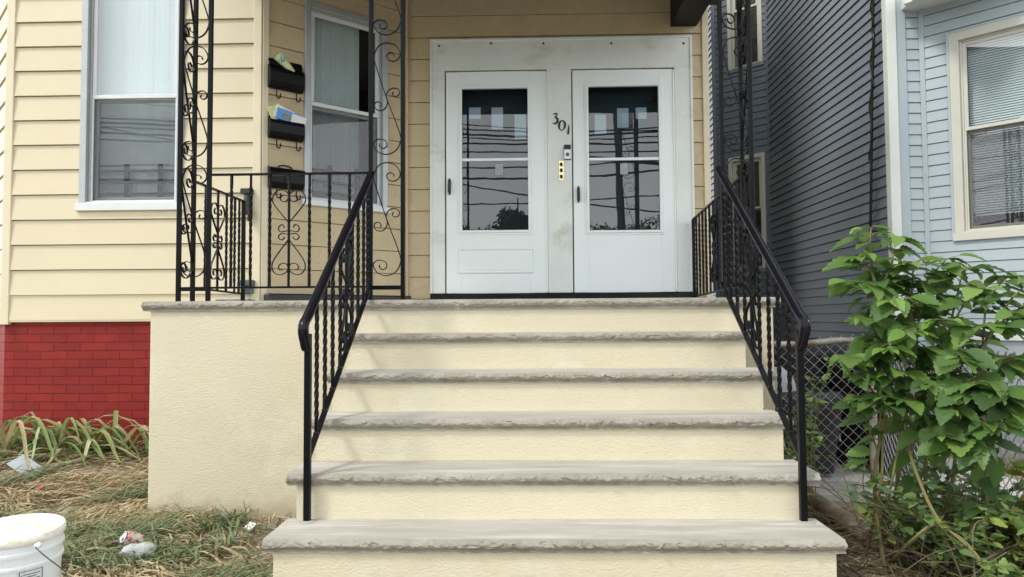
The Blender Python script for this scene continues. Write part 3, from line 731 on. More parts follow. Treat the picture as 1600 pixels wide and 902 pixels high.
# ================================================================= mailboxes on the slanted wall
Zv = Vector((0,0,1))
def mailbox(x0, x1, yt_, yb_, openbox, label, hook=True):
    uL, uR = ub(x0,yt_), ub(x1,yt_); pc = PB((x0+x1)/2, yt_, .02); zt_ = pc.z; zb_ = PB((x0+x1)/2, yb_, .02).z
    c = a0+bd*((uL+uR)/2); W_ = (uR-uL)/2-.004; dep = .085
    t = thing('mailbox', label, 'mailbox', (c.x, c.y, zb_), 'black mailboxes on the slanted bay wall')
    H = zt_-zb_
    m = MB()
    # body: side profile with rounded bottom, extruded along the wall
    prof = [(.016,0),(.016,H),(.022,H+.03 if openbox else H)] if False else None
    pr = [(.017,H*.95),(dep*.92,H*.78),(dep,H*.62),(dep*.98,H*.25),(dep*.75,.02),(dep*.45,0),(.017,0)]
    n = len(pr)
    def q_(u, o_, z): return Vector((c.x,c.y,0))+bd*u+bn*o_+Zv*(zb_+z)
    V = [q_(-W_, o_, z) for o_, z in pr]+[q_(W_, o_, z) for o_, z in pr]
    Fs = [tuple(range(n)), tuple(range(2*n-1,n-1,-1))]
    for i in range(n):
        if openbox and i == 0: continue
        Fs.append((i, (i+1) % n, n+(i+1) % n, n+i))
    if openbox: Fs = [tuple(range(n)), tuple(range(2*n-1,n-1,-1))]+Fs[2:]
    m.add(V, Fs); m.build('body', M['mailbox'], t)
    m = MB()
    if openbox:   # lid lifted against the wall
        m.obox(q_(0,.028,H+.012), bd, (bn*.9+Zv*.43).normalized(), (Zv*.9-bn*.43).normalized(), W_, .004, .035, .003)
    else:
        m.obox(q_(0,dep*.55,H*.9), bd, (bn*.9-Zv*.25).normalized(), (Zv*.97+bn*.25).normalized(), W_+.004, dep*.52, .006, .003)
        m.obox(q_(0,dep+.004,H*.5), bd, bn, Zv, .028, .003, .03, .002)
        m.tube([q_(W_*math.cos(k*.314)*.42,.022,H*.97+.022*math.sin(k*.314)) for k in range(11)], .005, 6)
    m.build('lid', M['mailbox'], t)
    for s_ in (-.55, .6):
        m = MB(); u = W_*s_; hp = [q_(u,dep*.6,.006), q_(u,dep*.62,-.05), q_(u,dep*.7,-.075), q_(u,dep*.95,-.082), q_(u,dep*1.2,-.07), q_(u,dep*1.22,-.045)]
        hp2 = [q_(u,dep*.6,.006), q_(u,dep*.6,-.06), q_(u+.008,dep*.6,-.078), q_(u+.022,dep*.62,-.078), q_(u+.030,dep*.64,-.062), q_(u+.030,dep*.64,-.04)]
        m.tube(crom(hp2,4), .0055, 6); m.build('newspaper_hook', M['mailbox'], t, True)
    return q_, W_, H, dep
q1, w1, H1, dp = mailbox(416, 471, 103, 142, True, 'open black mailbox holding a rolled yellow flyer, highest on the wall')
q2, w2, H2, _ = mailbox(416, 471, 184, 219, True, 'open black mailbox stuffed with white and blue mail, below the yellow flyer')
mailbox(416, 471, 262, 296, False, 'closed black mailbox behind the porch railing, lowest on the wall')
# flyers
m = MB(); pth = [q1(-w1*.55,.055,H1*1.30), q1(.0,.058,H1*.98), q1(w1*.6,.06,H1*.60)]
m.tube(crom(pth,6), [.040,.040,.038,.037,.035,.033,.031,.028,.025,.022,.018,.014,.010], 14); fl = m.build('rolled_flyer', M['paperyel'], None, True); tag(fl, 'yellow and white rolled flyer poking out of the highest mailbox', 'flyer')
m = MB(); pp = [(-.62,1.26),(-.60,1.40),(-.52,1.44),(-.46,1.36),(-.46,1.22)]
cen = lambda u, z: q1(w1*u, .055+.042, H1*z)
m.tube(crom([cen(-.42,1.24),cen(-.46,1.10),cen(-.36,1.02),cen(-.26,1.08),cen(-.24,1.22)],5), .006, 6); o = m.build('printed_mark', M['teal'], None, True); o.parent = fl
m = MB(); m.obox(q2(-w2*.60,.045,H2*1.12), (bd*.9+Zv*.35).normalized(), bn, (Zv*.9-bd*.35).normalized(), .055, .006, .055, .002)
o = m.build('envelope', M['paperyel']); tag(o, 'pale green and white folded paper at the left of the middle mailbox', 'mail')
m = MB(); m.obox(q2(-w2*.15,.052,H2*1.10), (bd*.92-Zv*.30).normalized(), bn, (Zv*.92+bd*.30).normalized(), .075, .003, .055, .001)
o = m.build('envelope', M['paper']); tag(o, 'white envelope standing behind the blue card in the middle mailbox', 'mail')
ax_ = (bd*.985-Zv*.16).normalized(); az_ = (Zv*.985+bd*.16).normalized()
m = MB(); cc = q2(w2*.10,.062,H2*1.02); m.obox(cc, ax_, bn, az_, .10, .002, .045, .001); card = m.build('postcard', M['paperblue']); tag(card, 'blue picture postcard leaning out of the middle mailbox', 'mail')
m = MB(); m.obox(cc+bn*.003-az_*.006, ax_, bn, az_, .055, .0012, .017); o = m.build('picture', M['brownink'], None); o.parent = card
m = MB(); m.obox(q2(w2*.68,.069,H2*.93), ax_, bn, az_, .062, .002, .036, .001); o = m.build('envelope', M['paper']); tag(o, 'plain white envelope at the right of the blue postcard', 'mail')
# black spigot and vent low on the front wall by the bay corner
m = MB(); p = PY(386, 313, YB-.03)
m.box(PY(379,296,YB-.03)+Vector((0,-.05,0)), PY(396,304,YB-.03)+Vector((0,.03,0)), .004); m.lathe(PY(387,320,YB-.05), [(.03,-.08),(.034,-.04),(.03,.05),(.02,.08)], 14)
m.tube([PY(389,325,YB-.10), PY(391,334,YB-.10), PY(390,344,YB-.06)], .02, 8)
o = m.build('pipe_vent', M['switch'], None, True); tag(o, 'dark iron pipe fitting on the cream wall beside the bay corner', 'pipe')
m = MB(); m.box(PY(378,438,YB-.03)+Vector((0,-.05,0)), PY(398,447,YB-.03)+Vector((0,.03,0)), .004); m.box(PY(380,448,YB-.03)+Vector((0,-.02,0)), PY(396,459,YB-.03)+Vector((0,.03,0)), .004)
o = m.build('pipe_box', M['bluestone']); tag(o, 'small dark box at the foot of the cream wall behind the railing', 'box')

# ================================================================= IRON WORK
YF = YL+.075          # plane of the porch columns
def plane(origin, uax):   # returns f(u,z)->point ; u along uax, z up
    O = Vector(origin); U = Vector(uax).normalized()
    return lambda u, z: O+U*u+Vector((0,0,z))
def ribbon(m, pts, nrm, w=.012, t=.005):
    prof = [(-w/2,-t/2),(w/2,-t/2),(w/2,t/2),(-w/2,t/2)]; m.sweep(pts, prof, nrm)
S_PX = {'a': [(287,135),(285,120),(265,112),(247,125),(252,150),(280,163),(310,150),(322,115),(295,68),(245,52),(200,70),(174,130),(184,185),(246,385),(318,590),(322,650),(295,700),(245,720),(195,702),(172,660),(180,640),(205,628),(240,640),(247,670),(225,685),(207,670),(208,655)],
        'b': [(285,348),(278,360),(290,375),(312,368),(318,345),(300,326),(270,328),(248,350),(244,380),(251,405),(245,432),(225,455),(195,455),(178,435),(180,412),(200,405),(215,418),(212,435)]}
H_PX = {'a': [(660,252),(645,262),(645,283),(670,290),(688,268),(685,245),(655,222),(620,230),(598,270),(610,310),(690,412)],
        'b': [(690,505),(615,610),(597,660),(610,695),(640,708),(675,695),(688,668),(675,645),(650,645),(635,660),(640,678),(655,680)],
        'c': [(665,440),(655,422),(640,428),(632,445),(645,463),(688,455)], 'd': [(688,478),(650,473),(633,490),(640,505),(655,508),(667,492)]}
def scroll_panel(par, f, w, z0, z1, nrm, flip=False):
    """S scrolls stacked between two posts spaced w apart, from z0 up"""
    hS = .68; z = z0
    while z < z1:
        for k in ('a', 'b'):
            m = MB(); P_ = []
            for (x, y) in S_PX[k]:
                u = (x-172)/150; u = 1-u if flip else u
                P_.append(f(.016+(w-.032)*u, z+hS*(1-(y-52)/668)))
            ribbon(m, crom(P_, 4), nrm, .012, .005); m.build('scroll', M['iron'], par, True)
        z += hS+.05
def post(par, p, z0, z1, w=.03):
    m = MB(); m.box((p.x-w/2, p.y-w/2, z0), (p.x+w/2, p.y+w/2, z1), .003); m.build('post', M['iron'], par)
def column(label, loc, pw, ret, flip):
    """loc = corner post; pw signed width along X ; ret depth of the return panel (0 = flat column)"""
    x, y = loc
    t = thing('porch_column', label, 'iron column', (x, y, LZ), 'wrought iron scroll columns holding the porch roof')
    top = zr-.361
    post(t, Vector((x,y,0)), LZ, top, .025); post(t, Vector((x+pw,y,0)), LZ, top, .025)
    xa = min(x, x+pw)
    zst = PY(606, 431, YF).z
    scroll_panel(t, plane((xa,y,0), (1,0,0)), abs(pw), zst, top-.7, Vector((0,1,0)), flip)
    if ret:
        post(t, Vector((x,y+ret,0)), LZ, top, .025)
        scroll_panel(t, plane((x,y,0), (0,1,0)), ret, zst, top-.7, Vector((1,0,0)), False)
    # short foot bar
    m = MB(); zb = LZ+.075; m.bar((xa,y,zb), (xa+abs(pw),y,zb), .012, .025); m.build('foot_bar', M['iron'], t)
    return t
xLc = PY(278.5,455,YF).x; xLc2 = PY(325,455,YF).x
xLf = PY(579,455,YF).x; xLf2 = PY(629.5,455,YF).x
xRa = PY(1132,440,YF).x; xRc = PY(1178,440,YF).x
column('black iron scroll column at the left end of the porch', (xLc, YF), xLc2-xLc, .18, False)
column('flat black iron scroll column beside the bay window and left handrail', (xLf, YF), xLf2-xLf, 0, False)
column('black iron scroll column at the top of the right handrail', (xRc, YF), xRa-xRc, .18, False)

def baluster_mesh(m, p, q, w=.0128, twist=True, ph=0.0):
    p, q = Vector(p), Vector(q); L = (q-p).length
    n = max(8, int(L/.011)) if twist else 1
    o = len(m.v); h = w/2*1.414
    for i in range(n+1):
        t = i/n; tt = min(1, max(0, (t-.10)/.80)); a = ph+math.pi/4+(tt*L*.8/.085*math.pi*.5*2 if twist else 0)
        r = h*(1.0 if not twist or t < .1 or t > .9 else 1.04)
        for k in range(4):
            m.v.append(tuple(p+(q-p)*t+Vector((math.cos(a+k*math.pi/2)*r, math.sin(a+k*math.pi/2)*r, 0))))
    for i in range(n):
        for k in range(4):
            k2 = (k+1) % 4; m.f.append((o+i*4+k, o+i*4+k2, o+(i+1)*4+k2, o+(i+1)*4+k))
    m.f.append((o+3,o+2,o+1,o)); m.f.append((o+n*4,o+n*4+1,o+n*4+2,o+n*4+3))
def heart(par, f, z_low, nrm, sc=1.0, shear=0.0):
    """pair of heart scrolls round a plain bar; f(u,z) with u measured from the bar"""
    k_ = .512/486*sc
    for sg in (-1, 1):
        for key in 'abcd':
            m = MB(); P_ = [f(sg*(690-x)*k_*1.03, z_low+(708-y)*k_+shear*sg*(690-x)*k_) for x, y in H_PX[key]]
            ribbon(m, crom(P_, 5), nrm, .012, .0045); m.build('scroll', M['iron'], par, True)

def railing(label, p0, p1, zt0, zt1, zb0, zb1, us, heart_u, endpost=True, cap=True):
    """level porch railing from p0 to p1 (x,y); us = fractions of the balusters"""
    A = Vector((p0[0],p0[1],0)); B = Vector((p1[0],p1[1],0)); L = (B-A).length; d = (B-A)/L; nrm = Vector((d.y,-d.x,0))
    t = thing('porch_railing', label, 'railing', (A.x, A.y, LZ), 'black iron railings round the porch')
    T = lambda u: A+d*u+Zv*(zt0+(zt1-zt0)*u/L); Bt = lambda u: A+d*u+Zv*(zb0+(zb1-zb0)*u/L)
    m = MB(); m.bar(T(0), T(L), .026, .012, bev=.002); m.build('top_bar', M['iron'], t)
    m = MB(); m.bar(Bt(0), Bt(L), .024, .012, bev=.002); m.build('bottom_bar', M['iron'], t)
    for i, u in enumerate(us):
        m = MB(); pl = heart_u is not None and abs(u-heart_u) < 1e-6
        baluster_mesh(m, Bt(u*L)+Zv*.004, T(u*L)-Zv*.004, .0135, not pl, i*.7); m.build('baluster', M['iron'], t)
    if heart_u is not None:
        c = A+d*(heart_u*L); f = lambda u, z: c+d*u+Zv*z
        zl = (zb0+zb1)/2; zh = (zt0+zt1)/2; heart(t, f, zl+.075, nrm, min(1.0, (zh-zl-.12)/.512), (zt1-zt0)/L)
    if endpost:
        m = MB(); m.box((B.x-.013,B.y-.013,LZ), (B.x+.013,B.y+.013,zt1+.005), .003); m.build('post', M['iron'], t)
    return t
zT = PY(455,272,YF).z; zB = PY(455,449,YF).z
Lf = xLf-xLc2
pxs = [358.4,389.7,420.5,451.3,484.5,516.7,549]
us = [(PY(p,360,YF).x-xLc2)/Lf for p in pxs]
railing('black iron railing with heart scroll across the front of the porch', (xLc2+.015,YF), (xLf-.015,YF), zT, zT, zB, zB, us, us[3], False)
# left side railing (runs back to the house wall)
ye = 5.13; pA = PY(306,285,YF+.18); 
zt_e = PX(377,315,xLc+.0).z
railing('short black iron railing at the left side of the porch', (xLc,YF+.195), (PY(380,400,ye).x,ye), PY(308,284,YF+.195).z, PY(378,315,ye).z, PY(305,450,YF+.195).z, PY(378,459.5,ye).z, [.2,.44,.62,.80,.9], .44)
# right side railing
yr = YD-.10
us = [(i+1)/12 for i in range(11)]
railing('long black iron railing at the right side of the porch beside the right door', (xRc,YF+.195), (PY(1084,400,yr).x,yr), PY(1164,276,YF+.195).z, PY(1083,343,yr).z, PY(1170,445,YF+.195).z, PY(1084,464,yr).z, us, us[5])

# ---------------- stair handrails
def stair_rail(X, label, pxtop):
    t = thing('stair_railing', label, 'railing', (X, POSTY, zt(1)), 'black iron handrails beside the steps')
    ys, ye_ = POSTY, YF-.02
    zs_, ze_ = EZ+.022, EZ+.022+(ye_-3.0)*.708+.0
    hs = lambda y: EZ-.008+(y-3.0)*.715            # top of the balusters
    bs = lambda y: EZ-.585+(y-3.02)*.672           # bottom bar
    # post
    m = MB(); m.box((X-.0138,POSTY-.0138,zt(1)), (X+.0138,POSTY+.0138,hs(POSTY)-.06), .003); m.build('post', M['iron'], t)
    # bottom bar
    m = MB(); m.bar((X,POSTY+.012,bs(POSTY+.012)), (X,YF-.02,bs(YF-.02)), .026, .013, bev=.002); m.build('bottom_bar', M['iron'], t)
    m = MB(); m.bar((X,POSTY-.01,hs(POSTY-.01)), (X,YF-.018,hs(YF-.018)), .026, .012, bev=.002); m.build('top_bar', M['iron'], t)
    # moulded cap with the lamb's tongue end
    y0 = POSTY-.018
    path = [Vector((X,YF+.012,hs(YF+.012)+.020))]
    for k in range(1, 11): 
        y = YF+.012+(y0-YF-.012)*k/10; path.append(Vector((X,y,hs(y)+.020)))
    e = path[-1]
    tail = [e+Vector((0,-.028,-.014)), e+Vector((0,-.046,-.034)), e+Vector((0,-.047,-.060)), e+Vector((0,-.036,-.084)), e+Vector((0,-.020,-.106)), e+Vector((0,-.008,-.126)), e+Vector((0,.002,-.134))]
    full = path[:-1]+crom([path[-1]]+tail, 4)
    prof = [(-.024,-.006),(-.024,.004),(-.017,.010),(-.013,.008),(-.008,.015),(0,.017),(.008,.015),(.013,.008),(.017,.010),(.024,.004),(.024,-.006)]
    prof = [(a*.92, -b_*.92) for a, b_ in prof]
    m = MB(); m.sweep(full, prof, Vector((1,0,0))); m.build('handrail', M['iron_cap'], t, True)
    ysb = [3.137,3.264,3.39,3.526,3.64,3.76,3.89,4.02,4.12]
    for i, y in enumerate(ysb):
        m = MB(); baluster_mesh(m, (X,y,bs(y)+.004), (X,y,hs(y)-.003), .0145, i != 4, i*.9); m.build('baluster', M['iron'], t)
    c = 3.64; f = lambda u, z: Vector((X, c+u, z))
    heart(t, f, bs(c)+.055, Vector((1,0,0)), .98, .69)
    # weld collars on the bottom bar
    for y in ysb:
        m = MB(); m.box((X-.012,y-.012,bs(y)-.004), (X+.012,y+.012,bs(y)+.014), .003); m.build('collar', M['iron_cap'], t)
stair_rail(XL, 'black iron handrail with twisted balusters on the left side of the steps', 0)
stair_rail(XR, 'black iron handrail with twisted balusters on the right side of the steps', 0)

# ================================================================= BLUE / SLATE HOUSE ON THE RIGHT
XS = 3.45; YBF = 6.70; C4 = .1016
bhouse = thing('blue_house', 'pale blue clapboard house with slate grey side wall right of the stoop', 'house', (4.6, 7.2, EZ-1.2))
ZT2 = EZ+6.0
m = MB(); siding(m, (XS,10.2), (XS,YBF+.02), EZ-1.18, ZT2, C4, .017, slot=.009); m.build('side_siding', M['dsiding'], bhouse)
# slanted face of the side bay and its flank
ab = .60; p0 = Vector((XS-ab,10.2+ab,0)); p1 = Vector((XS,10.2,0)); dd = (p1-p0).normalized(); dn = Vector((dd.y,-dd.x,0)); LL = (p1-p0).length
def PS(px, py):
    d = ray(px, py); t = p0.dot(dn)/d.dot(dn); return Vector((d.x*t, d.y*t, d.z*t+EZ))
def us_(px, py=200): return (PS(px,py)-p0).dot(dd)
u0, u1 = us_(1138,60), us_(1192,60)
w_up = (u0, u1, PS(1180,100).z, PS(1180,-75).z); w_lo = (us_(1140,300), us_(1197,300), PS(1185,420).z, PS(1185,240).z)
m = MB(); siding(m, (p0.x,p0.y), (p1.x,p1.y), EZ-1.18, ZT2, C4, .013, [(w[0]+.02,w[1]-.02,w[2]+.01,w[3]-.01) for w in (w_up,w_lo)], slot=.009); m.build('bay_siding', M['dsiding'], bhouse)
m = MB(); siding(m, (p0.x,p0.y+6), (p0.x,p0.y), EZ-1.18, ZT2, C4, .017, slot=.009); m.build('bay_siding', M['dsiding'], bhouse)
m = MB(); m.box((XS-.018, 10.15, EZ-1.2), (XS+.02, 10.2, ZT2), .004); m.build('corner_board', M['dtrim'], bhouse)
m = MB(); m.obox(Vector((p0.x,p0.y,(EZ-1.2+ZT2)/2))+dn*.008, dd, dn, Zv, .03, .014, (ZT2-EZ+1.2)/2-.002); m.build('corner_board', M['dtrim'], bhouse)
BE = M['beige']
for w in (w_up, w_lo):
    window((p0.x,p0.y), dd, dn, w[0], w[1], w[2], w[3], (w[2]+w[3])/2+.05, BE, M['beige'], M['beige'], .06, .05, curtain=False, silld=.03, room=.35, sill_m=M['dtrim'])
# front: white corner, flat strip, slanted bay
m = MB(); xw0 = PY(1386.5,200,YBF).x; xw1 = PY(1402,200,YBF).x
m.box((xw0, YBF-.035, EZ-1.2), (xw1, YBF+.05, ZT2), .004); m.build('corner_board', M['white'], bhouse)
xk = PY(1441,200,YBF).x
m = MB(); m.box((xw1, YBF-.02, EZ-1.2), (PY(1418,200,YBF).x, YBF+.05, ZT2), .004); m.build('corner_board', M['bsiding'], bhouse)
m = MB(); zc4 = PY(1425,177,YBF).z; k0 = zc4-C4*math.ceil((zc4-EZ+1.1)/C4)
siding(m, (PY(1418,200,YBF).x,YBF), (xk,YBF), k0, EZ+3.0, C4, .012, step=.012); m.build('front_siding', M['bsiding'], bhouse)
q0 = Vector((xk,YBF,0)); fd = Vector((.7071,-.7071,0)); fn = Vector((fd.y,-fd.x,0)); FL = 1.35
def PF(px, py, off=0.0):
    d = ray(px, py); o = q0+fn*off; t = o.dot(fn)/d.dot(fn); return Vector((d.x*t, d.y*t, d.z*t+EZ))
def uf(px, py=200): return (PF(px,py)-q0).dot(fd)
wz0 = PF(1500,364).z; wz1 = PF(1497,52).z
wu0 = uf(1488); wu1 = wu0+1.05
zband = PF(1590,507).z
m = MB(); siding(m, (q0.x,q0.y), ((q0+fd*FL).x,(q0+fd*FL).y), k0+math.floor((zband-k0)/C4)*C4, EZ+3.1, C4, .012, [(wu0+.02,wu1-.02,wz0+.01,wz1-.01)], step=.012)
m.build('bay_siding', M['bsiding'], bhouse)
m = MB(); m.obox(q0+fd*.02+fn*.008+Zv*(EZ+1.0), fd, fn, Zv, .022, .012, 2.1, .003); m.build('corner_board', M['bsiding'], bhouse)
q3 = q0+fd*FL; m = MB(); siding(m, (q3.x,q3.y), (q3.x+2.2,q3.y), k0, EZ+3.0, C4, .012); m.build('front_siding', M['bsiding'], bhouse)
window((q0.x,q0.y), fd, fn, wu0, wu1, wz0, wz1, PF(1505,203).z, BE, M['beige'], M['beige'], .075, .075, curtain=False, blind=True, silld=.035)
# blue channel round the casing
m = MB(); m.obox(q0+fd*(wu0-.012)+fn*.012+Zv*((wz0+wz1)/2), fd, fn, Zv, .012, .018, (wz1-wz0)/2+.02, .003); m.build('window_channel', M['bsiding'], bhouse)
# band, skirt panel and plinth of the bay
m = MB(); m.obox(q0+fd*(FL/2)+fn*.02+Zv*(zband-.07), fd, fn, Zv, FL/2, .03, .07, .004); m.build('skirt_band', M['white'], bhouse)
zp = PF(1580,690).z
m = MB(); m.obox(q0+fd*(FL/2)+fn*.002+Zv*((zband-.14+zp)/2), fd, fn, Zv, FL/2-.004, .012, (zband-.14-zp)/2-.001); m.build('skirt_panel', M['bfound'], bhouse)
m = MB(); m.obox(q0+fd*(FL/2)+fn*.05+Zv*(zp-.20), fd, fn, Zv, FL/2-.004, .10, .20, .006); m.build('plinth', M['concrete'], bhouse)
# eave over the front
m = MB(); e0 = PY(1417,9,YBF-.12); m.box((e0.x, YBF-.75, e0.z), (e0.x+3.2, YBF+.1, e0.z+.10), .004); m.obox(q0+fd*.7+fn*.10+Zv*(e0.z+.05), fd, fn, Zv, .75, .16, .049, .003)
m.build('eave', M['white'], bhouse)
m = MB(); m.box((XS+.03, YBF+.06, EZ-1.2), (9, 16, ZT2)); m.build('house_body', M['dsiding'], bhouse)
# cable down the slate wall
cb = [PX(px, py, XS-.03) for px, py in ((1366,-60),(1364.5,0),(1364,40),(1365,60),(1363,120),(1362,180),(1361.5,250),(1361,300),(1360,352),(1359,372))]
m = MB(); m.tube(crom(cb,6), .013, 6); m.tube([p+Vector((-.012,.03*math.sin(i*.9),0)) for i, p in enumerate(crom(cb[1:7],6))], .008, 5)
o = m.build('wall_cable', M['rubber'], None, True); tag(o, 'black cable hanging down the slate grey side wall', 'cable')

# ================================================================= CHAIN LINK FENCE
def chain(label, a, b, za, zb, zg, posts, wr=.0019):
    A = Vector((a[0],a[1],0)); B = Vector((b[0],b[1],0)); L = (B-A).length; d = (B-A)/L; n = Vector((d.y,-d.x,0))
    t = thing('chain_link_fence', label, 'fence', (A.x,A.y,zg))
    m = MB(); rp = [A+d*(L*i/10)+Zv*(za+(zb-za)*i/10+.006*math.sin(i*1.1)) for i in range(11)]; m.tube(rp, .021, 10); m.build('top_rail', M['pipe'], t, True)
    m = MB(); hw = .036; nW = int(L/hw)
    for i in range(nW):
        u = i*hw; top = za+(zb-za)*u/L+.022; k = int((top-zg)/hw); P_ = []
        for j in range(k+1):
            s_ = ((j+i) % 2); uu = u+(hw if s_ else 0)+.0*i; z = top-j*hw
            bow = .012*noise.noise(Vector((uu*2, z*2, 4)))
            P_.append(A+d*uu+n*(bow+(.002 if s_ else -.002)-.024)+Zv*z)
        m.tube(P_, wr, 4, False)
        tip = P_[0]; m.tube([tip, tip+Zv*.018+d*.010], wr, 4)
        tp = P_[0]
    m.build('wire_mesh', M['galv'], t)
    for u in posts:
        m = MB(); p = A+d*(u*L); m.tube([p+Zv*(zg-.15), p+Zv*(za+(zb-za)*u+.03)], .027, 12); m.build('post', M['pipe'], t, True)
    return t
chain('low chain link fence panel between the stoop and the blue house', (1.50,5.0), (2.34,4.95), PY(1172,541,5.0).z, PY(1350,530.5,4.95).z, EZ-1.2, [0.0, 1.0])
f0 = PX(1352,546,2.25); 
chain('rusty railed chain link fence along the yard behind the leafy bush', (2.36,4.9), (2.10,2.45), EZ-.225, EZ-.197, EZ-1.22, [.55], .0022)

# ================================================================= BINS AND BAG BEHIND THE FENCE
def bin_(label, x, y, z, w, d_, h, rot):
    t = thing('rubbish_bin', label, 'bin', (x,y,z), 'black rubbish bins between the houses')
    c, s = math.cos(rot), math.sin(rot)
    def q_(a, b_, zz): return Vector((x+a*c-b_*s, y+a*s+b_*c, z+zz))
    def ringm(m, specs, seg=6):
        rows = []
        for (hw, hd, r_, zz) in specs:
            row = []
            for (sx, sy, a0_) in ((1,1,0),(-1,1,90),(-1,-1,180),(1,-1,270)):
                for k in range(seg+1):
                    a = math.radians(a0_+90*k/seg); row.append(q_(sx*(hw-r_)+r_*math.cos(a), sy*(hd-r_)+r_*math.sin(a), zz))
            rows.append(row)
        n = len(rows[0]); m.add([p for r_ in rows for p in r_], [(i*n+k, i*n+(k+1) % n, (i+1)*n+(k+1) % n, (i+1)*n+k) for i in range(len(rows)-1) for k in range(n)]+[tuple(range(n))[::-1], tuple((len(rows)-1)*n+k for k in range(n))])
    m = MB(); ringm(m, [(w*.40,d_*.40,.05,.03),(w*.5,d_*.5,.05,h-.05),(w*.53,d_*.53,.05,h-.05),(w*.53,d_*.53,.05,h)]); m.build('body', M['black'], t, True)
    m = MB(); ringm(m, [(w*.545,d_*.545,.05,h+.002),(w*.545,d_*.545,.05,h+.03),(w*.48,d_*.48,.05,h+.07),(w*.3,d_*.3,.05,h+.085)]); m.build('lid', M['black'], t, True)
    for sx in (-1, 1):
        m = MB(); ax = Vector((c,s,0)); m.lathe(q_(sx*w*.36,d_*.40,.09), [(.09,-.02),(.095,-.012),(.095,.012),(.09,.02)], 18, ax); m.build('wheel', M['rubber'], t, True)
    m = MB(); m.tube([q_(-w*.4,d_*.56,h-.02), q_(-w*.4,d_*.64,h), q_(w*.4,d_*.64,h), q_(w*.4,d_*.56,h-.02)], .014, 8); m.build('handle', M['black'], t, True)
    return t
bin_('short black rubbish bin standing just behind the chain link panel', 1.98, 5.42, EZ-1.165, .50, .52, .55, .15)
bin_('taller black rubbish bin standing behind the shorter one', 2.30, 6.15, EZ-1.165, .58, .62, .90, -.1)
bin_('black rubbish bin half hidden behind the leafy bush', 2.72, 5.55, EZ-1.165, .55, .58, .80, .3)
# grey plastic sack
m = MB(); nn_ = 26; mm_ = 16; c = Vector((1.80, 5.25, EZ-1.165))
for j in range(mm_+1):
    t = j/mm_; z = .80*t; r0 = .15*(1-.15*t) if t < .8 else .15*(.88)*(1-((t-.8)/.2)**2*.75)
    for i in range(nn_):
        a = 2*math.pi*i/nn_; w = 1+.22*noise.noise(Vector((math.cos(a)*2.2, math.sin(a)*2.2, z*5)))+.14*noise.noise(Vector((math.cos(a)*6, math.sin(a)*6, z*13)))
        m.v.append((c.x+math.cos(a)*r0*w*1.0, c.y+math.sin(a)*r0*w*.55, c.z+z))
m.f = [(j*nn_+i, j*nn_+(i+1) % nn_, (j+1)*nn_+(i+1) % nn_, (j+1)*nn_+i) for j in range(mm_) for i in range(nn_)]+[tuple(mm_*nn_+i for i in range(nn_))]
o = m.build('plastic_sack', M['film'], None, 'all'); tag(o, 'grey crumpled plastic sack behind the right handrail post', 'sack')

# ================================================================= LEAVES AND PLANTS
def leaf(m, base, dirv, nrm, L, W, lobes=7, serr=.10, droop=.25, fold=.22):
    """a toothed, folded, ovate leaf; one island"""
    d = Vector(dirv).normalized(); n = Vector(nrm); n = (n-d*n.dot(d)); n = n.normalized() if n.length > 1e-4 else d.orthogonal().normalized(); s = d.cross(n)
    o = len(m.v); K = lobes*2; cup = random.uniform(-.15,.15); side = random.uniform(-.12,.12)
    base = Vector(base)
    for i in range(K+1):
        t = i/K
        w = W*.5*(math.sin(math.pi*t**.70))**.85 if 0 < i < K else .0008
        tooth = (1+serr*.7) if i % 2 else (1-serr*.5)
        c = base+d*(L*t)-n*(droop*L*t*t)+s*(side*L*t*t)
        fw = d*(L/K*(.9 if i % 2 else .2))*(1 if i < K else 0)
        m.v += [tuple(c+s*(w*tooth)+n*(fold*w+cup*w*t)+fw), tuple(c), tuple(c-s*(w*tooth)+n*(fold*w-cup*w*t)+fw)]
    for i in range(K):
        a = o+i*3; m.f += [(a,a+1,a+4,a+3),(a+1,a+2,a+5,a+4)]
    m.keep = True
def rnd(a=1.0): return random.uniform(-a, a)
SH_G = lambda x, y: gz(x, y)
# --- the tall sapling: stems drawn from their root to the tips seen in the photograph
shrub = thing('leafy_bush', 'tall leafy green bush with large toothed leaves beside the right handrail', 'bush', (1.80, 3.45, gz(1.8,3.45)))
roots = [Vector((1.66,3.42,0)), Vector((1.74,3.46,0)), Vector((1.84,3.44,0)), Vector((1.93,3.5,0)), Vector((2.0,3.40,0))]
for r_ in roots: r_.z = gz(r_.x, r_.y)-.02
tips = [(1362,355,3.45,0),(1400,372,3.40,0),(1345,402,3.40,0),(1325,440,3.32,0),(1420,412,3.3,1),(1440,440,3.4,1),(1478,405,3.35,1),(1508,420,3.3,2),(1530,452,3.2,2),(1575,432,3.25,3),(1612,436,3.15,3),(1640,470,3.2,3),(1590,490,3.1,3),(1545,510,3.1,2),(1350,500,3.25,0),(1390,470,3.2,1),(1315,560,3.3,0),(1340,585,3.25,0),(1385,545,3.15,1),(1430,520,3.1,1),(1470,500,3.15,2),(1500,560,3.05,2),(1450,600,3.1,1),(1530,600,3.0,3),(1580,560,3.1,3),(1600,625,3.0,4),(1545,660,3.0,4),(1480,640,3.05,2),(1415,630,3.15,1),(1380,620,3.2,0),(1500,690,3.05,4),(1360,540,3.35,0),(1460,560,3.3,2),(1400,580,3.2,0),(1440,545,3.2,1),(1515,615,3.05,3),(1562,615,3.0,4),(1470,680,3.05,2),(1530,700,3.0,4),(1350,620,3.3,0),(1495,595,3.1,2),(1418,470,3.45,1),(1390,430,3.45,0),(1375,500,3.45,0),(1445,650,3.25,1),(1520,540,3.35,3),(1485,465,3.45,2)]
st = MB(); lf = MB(); yl = MB()
